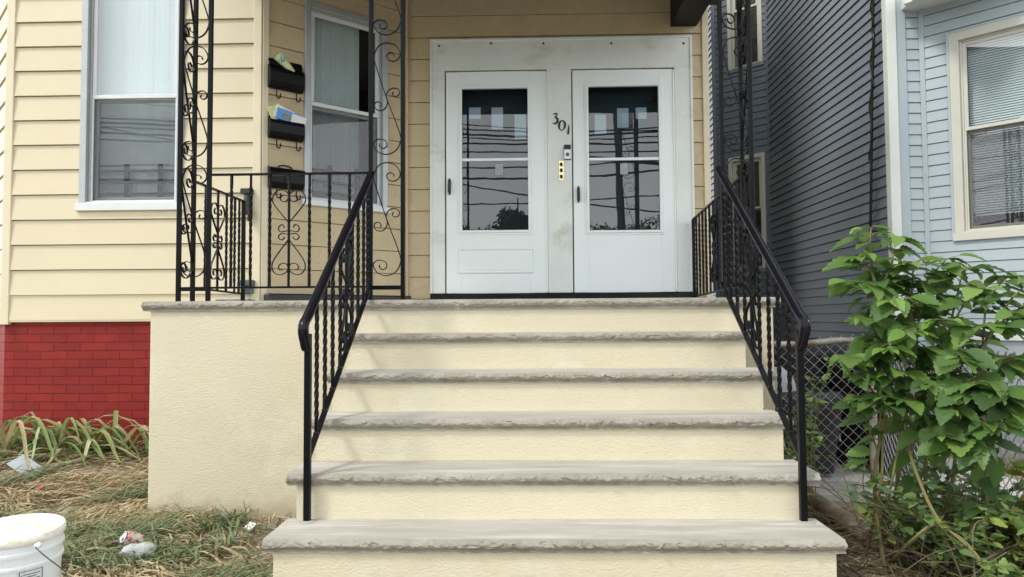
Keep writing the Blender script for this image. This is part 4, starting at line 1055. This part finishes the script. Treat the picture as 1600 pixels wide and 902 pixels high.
def curve_stem(pts, r0, r1, n=5, k=8):
    P_ = crom(pts, k); L_ = len(P_)-1; st.tube(P_, [r0+(r1-r0)*i/L_ for i in range(L_+1)], n); return P_
mains = []
for ri, (px, py, Y) in enumerate(((1368,470,3.40),(1424,500,3.40),(1482,520,3.32),(1535,540,3.2),(1560,600,3.08))):
    r_ = roots[ri]; tp = PY(px, py, Y)
    mains.append(curve_stem([r_, r_+(tp-r_)*.35+Vector((rnd(.05),rnd(.04),0)), r_+(tp-r_)*.7+Vector((rnd(.05),rnd(.04),0)), tp], .011, .006, 6, 10))
def put_leaf(p, side, t, tdir, big=1.0):
    ang = random.uniform(0, 2*math.pi)
    out = Vector((math.cos(ang), math.sin(ang)*.8-.40, 0)); d = (out+tdir*.35+Vector((0,0,-.10-.45*random.random()))).normalized()
    L_ = random.choice((random.uniform(.045,.09), random.uniform(.08,.125), random.uniform(.11,.165)))*big; b_ = p+d*random.uniform(.015,.055)+Vector((0,0,.015))
    st.tube([p, (p+b_)/2+Vector((0,0,.006)), b_], .0016, 4, False)
    leaf(yl if t > .86 and b_.z > EZ-.25 else lf, b_, d, Vector((rnd(.55), rnd(.4)-.35, 1)), L_, L_*random.uniform(.56,.74), 7, random.uniform(.10,.17), random.uniform(.1,.6), random.uniform(.08,.3))
for (px, py, Y, ri) in tips:
    mn = mains[ri]; tp = PY(px, py, Y); best = min(range(6, len(mn)), key=lambda i: abs((mn[i]-tp).length-.30)+.3*max(0, mn[i].z-tp.z+.10)); b0 = mn[best]
    P_ = curve_stem([b0, b0+(tp-b0)*.45+Vector((rnd(.04),rnd(.04),.05)), b0+(tp-b0)*.8+Vector((rnd(.02),rnd(.02),.03)), tp], .0055, .0018, 5, 7)
    k = len(P_)
    for j in range(14):
        t = .25+.75*(j+.5)/14; i = min(k-2, int(t*(k-1))); put_leaf(P_[i], j % 2, t, (P_[i+1]-P_[i]).normalized(), 1.0 if t < .85 else .78)
    for j in range(4):
        ang = random.uniform(0, 2*math.pi); d = Vector((math.cos(ang), math.sin(ang), .05)); L_ = random.uniform(.06,.10)
        leaf(yl, tp, d, Vector((0,0,1)), L_, L_*.62, 6, .13, .35, .2)
for mn in mains:
    for i in range(10, len(mn)-1):
        for q_ in range(2):
            if random.random() < .5: put_leaf(mn[i], 0, .5, Vector((0,0,.3)), .95)
st.build('stem', M['stem'], shrub, True); lf.build('foliage', M['leaf'], shrub, 'all'); yl.build('young_foliage', M['leafnew'], shrub, 'all')
# --- brambles low down
def bramble(label, cx, cy, n, rad, hgt, mt, ll=.055, wide=.6):
    t = thing('bramble', label, 'bramble', (cx,cy,gz(cx,cy)))
    s_ = MB(); l_ = MB()
    for i in range(n):
        a = random.uniform(0,2*math.pi); r1 = random.uniform(0,rad*.5); b_ = Vector((cx+math.cos(a)*r1, cy+math.sin(a)*r1*.6, 0)); b_.z = gz(b_.x,b_.y)
        a2 = random.uniform(0,2*math.pi); e = b_+Vector((math.cos(a2)*rad*random.uniform(.3,1), math.sin(a2)*rad*.6*random.uniform(.3,1), hgt*random.uniform(.3,1)))
        md = (b_+e)/2+Vector((rnd(.05),rnd(.05),hgt*.18)); P_ = crom([b_,md,e],7); s_.tube(P_, [.004*(1-.6*k/(len(P_)-1)) for k in range(len(P_))], 4)
        for k in range(3, len(P_)):
            for q_ in range(2):
                d = Vector((rnd(), rnd()-.2, rnd(.3)+.1)); L_ = ll*random.uniform(.6,1.3)
                leaf(l_, P_[k]+Vector((rnd(.02),rnd(.02),rnd(.02))), d, Vector((rnd(.5),rnd(.5)-.2,1)), L_, L_*wide, 4, .08, .2, .15)
    s_.build('stem', M['stem'], t, True); l_.build('foliage', mt, t, 'all'); return t
bramble('low green bramble with small leaves at the foot of the leafy bush', 1.98, 3.35, 46, .42, .50, M['leafb'], .055)
bramble('yellow green seedling bush in the corner by the fence', 2.28, 3.22, 24, .26, .62, M['leafy'], .075)
bramble('thin bramble with tiny leaves climbing the chain link near the handrail', 1.66, 4.35, 9, .18, .95, M['leafb'], .05)
bramble('light green bramble filling the bottom right corner', 2.14, 2.98, 60, .50, .44, M['leafb'], .052)
bramble('dense dark green bramble along the foot of the fence', 2.08, 3.75, 24, .35, .50, M['leafb'], .06)
# long bare canes arching across the bush
def cane(label, pts, r, mt='stem'):
    m = MB(); P_ = crom(pts, 8); m.tube(P_, [r*(1-.5*i/(len(P_)-1)) for i in range(len(P_))], 6)
    o = m.build('bare_cane', M[mt], None, True); tag(o, label, 'branch', 'bare canes and branches under the bush'); return o
cane('long pale green cane slanting from the bush to the bottom right corner', [PY(1560,915,2.90), PY(1510,850,3.02), PY(1470,818,3.1), PY(1440,760,3.2), PY(1418,690,3.3), PY(1412,610,3.32)], .010)
cane('forked bare branch leaning left under the bush', [PZ(1392,880,EZ-1.19), PY(1425,845,3.15), PY(1464,820,3.08), PY(1510,852,3.0)], .010)
cane('upright green cane at the left edge of the bush', [PZ(1352,872,EZ-1.20), PY(1376,760,3.35), PY(1380,680,3.38), PY(1386,590,3.4)], .008)
cane('slender green cane just right of the leftmost upright cane', [PZ(1374,862,EZ-1.20), PY(1392,760,3.3), PY(1404,690,3.35), PY(1410,610,3.38)], .006)
cane('thin brown branch lying across the bottom right corner', [PZ(1480,905,EZ-1.17)+Zv*.02, PY(1530,880,2.96), PY(1570,858,2.96), PY(1592,845,2.98), PY(1584,790,3.0)], .007, 'twig')
# weathered log by the steps
a, c = PZ(1262,782,EZ-1.17), PZ(1362,852,EZ-1.17)
m = MB(); P_ = [a+(c-a)*(i/12)+Vector((rnd(.006),rnd(.006),.035)) for i in range(13)]
m.tube(P_, [.048+.006*noise.noise(Vector((i*.7,0,0))) for i in range(13)], 14); o = m.build('fallen_log', M['bark'], None, True); tag(o, 'weathered brown log lying beside the steps', 'log')
# loose twigs (uncountable litter)
m = MB(); m.keep = True
for i in range(620):
    x = random.uniform(1.28,2.3); y = random.uniform(2.75,4.3)
    z = gz(x,y)+random.uniform(.003,.045); a = random.uniform(0,6.28); L_ = random.uniform(.06,.32); d = Vector((math.cos(a)*L_,math.sin(a)*L_,rnd(.05)))
    p = Vector((x,y,z)); m.tube([p-d*.5, p+Vector((rnd(.012),rnd(.012),rnd(.012))), p+d*.5], random.uniform(.0015,.0042), 4)
for i in range(230):
    x = random.uniform(1.72,2.5); y = random.uniform(2.85,3.8); p = Vector((x,y,gz(x,y))); a = random.uniform(0,6.28); L_ = random.uniform(.25,.65); e = p+Vector((math.cos(a)*L_,math.sin(a)*L_*.5,random.uniform(.05,.42)))
    m.tube(crom([p,(p+e)/2+Vector((rnd(.06),rnd(.06),random.uniform(.02,.16))),e],5), [random.uniform(.0014,.0036)]*11, 4)
m.build('twigs', M['twig'], kind='stuff')

# --- ground litter on the right
def inside_stoop(x, y):
    return (x > LX0-.02 and y > YL-.03 and x < LX1+.02) or (SX0-.02 < x < SX1+.02 and y > Y1-.04)
def blade(m, p, ang, L, w, lift, curl, seg=3, flop=0.0):
    d = Vector((math.cos(ang), math.sin(ang), 0)); s = Vector((-d.y, d.x, 0)); o = len(m.v)
    tw = rnd(.8)
    for i in range(seg+1):
        t = i/seg; h = lift*math.sin(min(1.57,t*1.9))*(1-flop*t*t); q_ = Vector(p)+d*(L*t)+s*(curl*L*t*t)+Zv*h
        ww = w*(1-t**2.2)*.5+.0002; ss = (s*math.cos(tw)+Zv*math.sin(tw)*.8)
        m.v += [tuple(q_+ss*ww), tuple(q_-ss*ww)]
    m.f += [(o+2*i, o+2*i+1, o+2*i+3, o+2*i+2) for i in range(seg)]
dry = MB(); dry.keep = True; cut = MB(); cut.keep = True
tries = 0
while tries < 40000:
    tries += 1
    y = random.uniform(2.2, 5.58); x = random.uniform(-.82*y-.35, -.92)
    if inside_stoop(x, y) or x < -4.9 or (x > LX0-.03 and y > YL-.05): continue
    n1 = noise.noise(Vector((x*1.6, y*1.9, 1)))+.5*noise.noise(Vector((x*4, y*4, 5)))
    n2 = noise.noise(Vector((x*2.3, y*2.3, 14)))
    bare = max(smooth01((x+1.85)/.5)*smooth01((y-2.9)/.5), .8*smooth01((n2-.12)*5))
    if random.random() < bare*.90: continue
    if y > 4.9 and random.random() < .35: continue
    g_ = n1+.25*(1 if y < 3.8 else -.5)-.25
    flow = 2.2*noise.noise(Vector((x*.9, y*.9, 21)))+rnd(.75)+(math.pi if random.random() < .4 else 0)
    if g_ > rnd(.22):
        blade(cut, (x,y,gz(x,y)+random.uniform(0,.05)), flow, random.uniform(.06,.20), random.uniform(.005,.012), random.uniform(.0,.075), rnd(.35))
    else:
        blade(dry, (x,y,gz(x,y)+random.uniform(0,.035)), flow, random.choice((random.uniform(.03,.10), random.uniform(.06,.24))), random.uniform(.003,.016), random.uniform(-.005,.05), rnd(.5))
for i in range(700):    # leaf litter by the right hand fence
    x = random.uniform(1.3,2.3); y = random.uniform(2.7,4.6); blade(dry, (x,y,gz(x,y)+.006), rnd(3.14), random.uniform(.03,.09), random.uniform(.006,.02), random.uniform(0,.02), rnd(.4))
dry.build('dry_grass', M['drygrass'], kind='stuff'); cut.build('cut_grass', M['cutgrass'], kind='stuff')

# --- daylily clumps against the brick base
def lily(label, px, py, n, spread, up_, upright=False):
    b_ = PZ(px, py, EZ-1.02); 
    t = thing('daylily', label, 'plant', tuple(b_), 'flattened strap leaved plants by the brick base'); m = MB(); m.keep = True
    for i in range(n):
        a = random.choice((0,math.pi,0,math.pi,0,math.pi,-math.pi/2))+random.gauss(-.12,.38); L_ = random.choice((random.uniform(.2,.5), random.uniform(.45,.85)))*spread; lift = random.choice((random.uniform(.02,.10), random.uniform(.08,.30)))*up_
        p = b_+Vector((rnd(.24),rnd(.10),-.01)); d = Vector((math.cos(a),math.sin(a)*.7,0)); s = Vector((-d.y,d.x,0)); o = len(m.v); seg = 9; w = random.uniform(.024,.054); cu = rnd(.25); kink = random.uniform(.35,.7)
        for k in range(seg+1):
            q = k/seg; h = lift*math.sin(min(math.pi*.98, q*math.pi*.95/max(.5,kink*1.5)))
            pt = p+d*(L_*q)+s*(cu*L_*q*q)+Zv*max(.008, h+.012)
            ww = w*.5*(min(1,.55+q*2))*(1-q**3)+.0006
            m.v += [tuple(pt+s*ww+Zv*ww*.35), tuple(pt), tuple(pt-s*ww+Zv*ww*.35)]
        for k in range(seg): m.f += [(o+3*k,o+3*k+1,o+3*k+4,o+3*k+3),(o+3*k+1,o+3*k+2,o+3*k+5,o+3*k+4)]
    if upright:
        o = len(m.v); 
        for k in range(7):
            q = k/6; pt = b_+Vector((.0+.01*q,0,.34*q)); w = .024*(1-.25*q)
            m.v += [tuple(pt+Vector((w,0,0))), tuple(pt+Vector((0,.008,0))), tuple(pt-Vector((w,0,0)))]
        for k in range(6): m.f += [(o+3*k,o+3*k+1,o+3*k+4,o+3*k+3),(o+3*k+1,o+3*k+2,o+3*k+5,o+3*k+4)]
    m.build('leaves', M['lily'], t, 'all'); return t
lily('flattened daylily clump at the left edge under the brick base', 45, 712, 54, 1.2, 1.1)
lily('daylily clump with long bent leaves in the middle of the brick base', 110, 712, 58, 1.25, 1.0)
lily('daylily clump with one upright cut leaf near the stoop wall', 178, 712, 44, 1.0, .9, True)

# ================================================================= LITTER AND PAIL
bx_, by_ = PY(27,818,2.60).x, 2.60; gz0 = gz(bx_,by_)
tilt = Vector((.03,-.05,1)).normalized(); zl = PY(36,818,2.60).z
pail = thing('plastic_pail', 'white plastic pail with splashed lid standing on the grass', 'pail', (bx_,by_,gz0))
h_ = zl-gz0; m = MB()
m.lathe((bx_,by_,gz0-.005), [(.125,0),(.130,.004),(.1425,h_-.115),(.149,h_-.113),(.149,h_-.105),(.1435,h_-.100),(.144,h_-.070),(.1505,h_-.068),(.1505,h_-.058),(.145,h_-.054),(.1455,h_-.02)], 64, tilt); m.build('body', M['pail'], pail, True)
c0 = Vector((bx_,by_,gz0-.005)); m = MB(); m.lathe(c0, [(.1515,h_-.030),(.1545,h_-.026),(.1545,h_-.006),(.150,h_),(.143,h_-.001),(.139,h_-.012),(.10,h_-.013),(.03,h_-.012)], 64, tilt); m.build('lid', M['pailtop'], pail, True)
# wire handle hanging at the side
ea = PY(55,855,2.462); 
m = MB(); m.tube(crom([ea, ea+Vector((.035,-.012,-.020)), ea+Vector((.075,-.005,-.055)), ea+Vector((.098,.01,-.085)), ea+Vector((.104,.02,-.11))],5), .0024, 6); m.build('wire_handle', M['ink'], pail, True)
m = MB(); m.lathe(ea+Vector((.0,.012,0)), [(.011,-.01),(.011,.003),(.006,.007)], 14, Vector((.15,-1,0))); m.build('handle_ear', M['pail'], pail, True)
# printed care label (frame, lines and emblem)
m = MB()
def pl(u, z, off=.0012):       # u = angle offset on the pail wall, measured in metres
    r_ = .125+(.1425-.125)*((z)/(h_-.115))+.0035+off; a = -math.pi/2+.70+u/.14
    return Vector((bx_+math.cos(a)*r_+tilt.x*z, by_+math.sin(a)*r_+tilt.y*z, gz0+z))
def pline(u0_, z0_, u1_, z1_, w=.0012): m.tube([pl(u0_+(u1_-u0_)*i/6, z0_+(z1_-z0_)*i/6) for i in range(7)], w, 4)
zt_ = h_-.135; 
for a_, b_ in (((0,zt_),(.07,zt_+.0)),((0,zt_),(0,zt_-.13)),((.07,zt_),(.07,zt_-.13)),((0,zt_-.13),(.07,zt_-.13))): pline(*a_, *b_)
for k in range(4): pline(.012,zt_-.012-.009*k,.062-.01*(k % 2),zt_-.012-.009*k,.0014)
for k in range(3): pline(.004,zt_-.014-.010*k,.008,zt_-.014-.010*k,.0014)
m.tube([pl(.038+.026*math.cos(i*.35), zt_-.085+.026*math.sin(i*.35)) for i in range(19)], .0016, 4); m.tube([pl(.026,zt_-.075),pl(.05,zt_-.095)], .003, 4)
m.build('printed_label', M['ink'], pail)
# crushed can
cc = PZ(207,872,gz(-1.9,3.4)); t = thing('drink_can', 'crushed red and silver drink can lying in the cut grass', 'can', tuple(cc))
ax = Vector((-.55,-.62,.45)).normalized(); m = MB(); c_ = cc+Vector((0,.0,.085))
nn_ = 28; prof = [(.022,-.055),(.033,-.045),(.037,-.035),(.033,-.01),(.037,.015),(.036,.035),(.029,.048)]
m.lathe(c_, prof, nn_, ax, True, False)
m.v = [tuple(Vector(v)+Vector((1,.6,.8))*(.009*noise.noise(Vector(v)*38))) for v in m.v]; m.build('body', M['canred'], t, True)
m = MB(); m.lathe(c_, [(.027,.0475),(.0285,.051),(.026,.052),(.0245,.048),(.0,.047)], nn_, ax); o = m.build('top', M['canside'], t, True)
m = MB(); e_ = ax.cross(Vector((0,0,1))).normalized(); m.lathe(c_+ax*.0478+e_.cross(ax)*(-.010), [(.010,0),(.010,.0012)], 16, ax); m.build('mouth', M['black'], t)
# crushed clear bottle
m = MB(); c_ = PZ(222,882,gz(-1.85,3.35))+Vector((0,-.03,.075)); ax = Vector((.8,.25,.12)).normalized()
m.lathe(c_, [(.012,-.075),(.030,-.06),(.034,-.03),(.031,0),(.034,.03),(.031,.055),(.016,.07)], 26, ax)
m.v = [tuple(Vector(v)+Vector((.6,.7,.9))*(.016*noise.noise(Vector(v)*30))) for v in m.v]
o = m.build('plastic_bottle', M['bottle'], None); tag(o, 'crushed clear plastic bottle beside the red can', 'bottle')
# clear plastic tub lid near the lilies
m = MB(); c_ = PZ(40,742,EZ-1.06)+Zv*.05; ax1 = Vector((.86,-.35,-.32)).normalized(); n1 = Vector((.2,-.5,.85)); n1 = (n1-ax1*n1.dot(ax1)).normalized()
m.obox(c_, ax1, n1.cross(ax1), n1, .13, .055, .004, .002); m.obox(c_+n1.cross(ax1)*.055, ax1, n1.cross(ax1), n1, .135, .008, .010, .003)
m.v = [tuple(Vector(v)+n1*(.012*noise.noise(Vector(v)*14))) for v in m.v]
o = m.build('plastic_tray', M['film']); o.data.materials[0] = M['paper'] if False else M['film']; tag(o, 'bent clear plastic tray lying by the daylily leaves', 'litter')
m = MB(); c_ = PZ(391,832,gz(-1.25,3.75)); 
m.add([c_+Vector((-.03,-.01,.03)), c_+Vector((.01,-.03,.02)), c_+Vector((.035,.0,.045)), c_+Vector((-.01,.03,.05)), c_+Vector((-.03,-.01,.027)), c_+Vector((.01,-.03,.017)), c_+Vector((.035,.0,.042)), c_+Vector((-.01,.03,.047))], [(0,1,2),(0,2,3),(4,6,5),(4,7,6),(0,4,5,1),(1,5,6,2),(2,6,7,3),(3,7,4,0)])
o = m.build('paper_scrap', M['paper']); tag(o, 'torn white paper scrap on the soil near the steps', 'litter')
m = MB(); c_ = PZ(64,771,EZ-1.08)+Zv*.03; m.add([c_+Vector((-.022,-.01,.0)), c_+Vector((.018,-.02,.006)), c_+Vector((.02,.01,.024)), c_+Vector((-.010,.02,.018)), c_+Vector((0,0,-.006))], [(0,1,2),(0,2,3),(0,4,1),(1,4,2),(2,4,3),(3,4,0)])
o = m.build('paper_scrap', M['redscrap']); tag(o, 'small red paper scrap in the dry grass behind the pail', 'litter')
m = MB(); c_ = PZ(352,846,gz(-1.4,3.7)); pts = [(-.11,-.03),(-.02,-.06),(.10,-.03),(.13,.03),(.02,.07),(-.10,.05)]
m.add([c_+Vector((a_,b_,.025)) for a_, b_ in pts]+[c_+Vector((a_*1.05,b_*1.05,-.03)) for a_, b_ in pts], [tuple(range(6)), tuple(range(11,5,-1))]+[(i,(i+1) % 6,6+(i+1) % 6,6+i) for i in range(6)])
o = m.build('flagstone', M['stoneflag']); tag(o, 'loose pale flagstone half buried left of the steps', 'stone')
# small stones and mortar crumbs along the stoop
m = MB(); m.keep = True
for i in range(520):
    if random.random() < .6: x = random.uniform(-2.3,-1.0); y = YL-abs(random.gauss(.05,.22))
    else: x = random.uniform(-1.7,-1.02); y = random.uniform(2.7,4.1)
    if inside_stoop(x,y): continue
    r_ = random.uniform(.003,.014); c_ = Vector((x,y,gz(x,y)+r_*.3)); m.add([c_+Vector((r_*random.uniform(.6,1.3)*a_, r_*random.uniform(.6,1.3)*b_, r_*.7*d_)) for a_,b_,d_ in ((1,0,0),(-1,0,0),(0,1,0),(0,-1,0),(0,0,1),(0,0,-1))], [(0,2,4),(2,1,4),(1,3,4),(3,0,4),(2,0,5),(1,2,5),(3,1,5),(0,3,5)])
m.build('gravel', M['concrete'], kind='stuff')

# ================================================================= ACROSS THE STREET (seen mirrored in the glass)
YM = 2*(ysf+.02)
def mir(px, py, dep):          # real point whose mirror image in the door glass is seen at a pixel
    p = PY(px, py, dep); return Vector((p.x, YM-p.y, p.z))
pole = thing('utility_pole', 'wooden utility pole across the street, mirrored in the right door glass', 'pole', (mir(975,360,24).x, YM-24, EZ-1.4))
a, c = mir(978,440,24), mir(958,60,24); a.z = EZ-1.5
m = MB(); m.tube([a, a+(c-a)*.5, c], [.14,.12,.10], 14); m.build('pole_shaft', M['wood'], pole, True)
m = MB(); p = a+(c-a)*.62; m.bar(p+Vector((-1.1,.2,.05)), p+Vector((2.1,.2,-.25)), .12, .12); m.build('cross_arm', M['wood'], pole)
m = MB(); m.lathe(a+(c-a)*.75+Vector((.3,.25,0)), [(.2,-.4),(.22,-.35),(.22,.35),(.15,.42)], 14); m.build('transformer', M['alu'], pole, True)
for (ya, yb, dep, r_) in ((196,203,23.4,.035),(203,200,24.6,.05),(210,207,23,.07),(216,214,24.8,.045),(226,222,23.2,.06),(238,236,24,.05),(262,252,23,.05),(279,268,24.4,.07),(318,307,23.6,.045),(290,330,22.8,.045)):
    m = MB(); P_ = []
    for i in range(81):
        t = i/80; px = -250+1800*t; sag = 10*math.sin(math.pi*((t*4) % 1)); pm = mir(px, ya+(yb-ya)*((px-720)/310)+sag*.7-4+1.5*math.sin(t*19+ya), dep); P_.append(pm)
    m.tube(P_, r_*.55, 6); o = m.build('overhead_cable', M['rubber'], None, True); tag(o, 'black overhead cable along the street, mirrored in the door glass', 'cable', 'overhead cables along the street')
def tree(label, x, y, h, r_, seed):
    random.seed(seed); t = thing('street_tree', label, 'tree', (x,y,EZ-1.4))
    m = MB(); m.tube([Vector((x,y,EZ-1.5)), Vector((x+.1,y,EZ-1.4+h*.3)), Vector((x,y,EZ-1.4+h*.6))], [.22,.17,.08], 10)
    for k in range(7):
        a_ = k*.9; m.tube([Vector((x,y,EZ-1.4+h*.35)), Vector((x+math.cos(a_)*r_*.6,y+math.sin(a_)*r_*.6,EZ-1.4+h*(.55+.05*k)))], [.08,.03], 6)
    m.build('trunk', M['wood'], t, True)
    m = MB(); m.keep = True
    cl = [(Vector((rnd(r_*.8),rnd(r_*.8),rnd(r_*.65))), random.uniform(.3,.55)*r_) for _ in range(14)]
    for i in range(2600):
        cc_, cr_ = random.choice(cl); v = Vector((random.gauss(0,1),random.gauss(0,1),random.gauss(0,1))).normalized()*cr_*random.random()**.4
        p = Vector((x,y,EZ-1.4+h*.68))+cc_+v; d = Vector((rnd(),rnd(),rnd())).normalized(); s = d.orthogonal().normalized(); L_ = random.uniform(.12,.26)
        m.add([p,p+d*L_*.5+s*L_*.3,p+d*L_,p+d*L_*.5-s*L_*.3],[(0,1,2,3)])
    m.build('crown', M['treeleaf'], t)
p = mir(790,345,34); tree('round leafy tree across the street, mirrored in the left door glass', p.x+.3, p.y, 8.6, .85, 3)
p = mir(835,352,32); tree('smaller leafy tree at the right of the mirrored pair across the street', p.x, p.y, 7.4, .8, 5)
p = mir(640,330,33); tree('leafy tree across the street left of the mirrored doors', p.x, p.y, 8.6, 1.6, 8)
random.seed(44)
hg = MB(); hg.keep = True
for i in range(36000):
    x = random.uniform(-22,24); h = 5.1+1.1*abs(noise.noise(Vector((x*.35,0,2))))+.35*abs(noise.noise(Vector((x*1.3,3,2)))); y = -27+rnd(.8); z = EZ-1.45+random.random()**.6*(h+1.4)
    p = Vector((x,y,z)); d = Vector((rnd(),rnd(),rnd())).normalized(); s = d.orthogonal().normalized(); L_ = random.uniform(.10,.24)
    hg.add([p,p+d*L_*.5+s*L_*.35,p+d*L_,p+d*L_*.5-s*L_*.35],[(0,1,2,3)])
o = hg.build('hedge', M['treeleaf']); tag(o, 'dark hedge along the far side of the street, mirrored in the glass', 'hedge')

# ================================================================= LIGHT
SUN_D = Vector((.62,.42,-.95)).normalized()
sl = bpy.data.lights.new('sun', 'SUN'); sl.energy = 1.5; sl.angle = math.radians(10); sl.color = (1,.96,.90)
so = bpy.data.objects.new('sun', sl); COL.objects.link(so); so.rotation_euler = SUN_D.to_track_quat('-Z', 'Y').to_euler(); so.location = (-4,-4,8)
w = bpy.data.worlds.new('World'); scene.world = w; w.use_nodes = True; N = w.node_tree.nodes; L = w.node_tree.links
sk = N.new('ShaderNodeTexSky'); sk.sky_type = 'NISHITA'; sk.sun_disc = False; sk.sun_elevation = math.asin(-SUN_D.z); sk.sun_rotation = math.atan2(-SUN_D.x, -SUN_D.y)
sk.air_density = 1.0; sk.dust_density = 3.0; sk.ozone_density = 1.0
tc = N.new('ShaderNodeTexCoord'); nz = N.new('ShaderNodeTexNoise'); nz.inputs['Scale'].default_value = 2.2; nz.inputs['Detail'].default_value = 7
L.new(tc.outputs['Generated'], nz.inputs['Vector'])
cr = N.new('ShaderNodeValToRGB'); cr.color_ramp.elements[0].position = .3; cr.color_ramp.elements[1].position = .72
cr.color_ramp.elements[0].color = (6.2,6.6,7.0,1); cr.color_ramp.elements[1].color = (9.6,9.8,9.9,1)
L.new(nz.outputs['Fac'], cr.inputs[0])
mx = N.new('ShaderNodeMix'); mx.data_type = 'RGBA'; mx.inputs[0].default_value = .93
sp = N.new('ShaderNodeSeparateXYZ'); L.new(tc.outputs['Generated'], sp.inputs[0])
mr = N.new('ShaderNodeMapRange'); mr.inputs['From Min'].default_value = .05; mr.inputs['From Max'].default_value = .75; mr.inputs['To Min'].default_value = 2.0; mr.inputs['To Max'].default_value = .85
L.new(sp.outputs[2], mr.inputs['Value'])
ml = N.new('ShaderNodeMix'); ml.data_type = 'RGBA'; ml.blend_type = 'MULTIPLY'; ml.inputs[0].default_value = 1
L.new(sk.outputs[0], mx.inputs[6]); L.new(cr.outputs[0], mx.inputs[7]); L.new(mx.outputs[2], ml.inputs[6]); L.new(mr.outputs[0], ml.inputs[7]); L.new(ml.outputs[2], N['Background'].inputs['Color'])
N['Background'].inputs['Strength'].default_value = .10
vs = scene.view_settings; vs.view_transform = 'Standard'; vs.look = 'None'; vs.gamma = 1; vs.use_curve_mapping = False; vs.exposure = .74
scene.render.engine = 'CYCLES'; scene.cycles.max_bounces = 8; scene.cycles.transparent_max_bounces = 16; scene.cycles.use_denoising = True
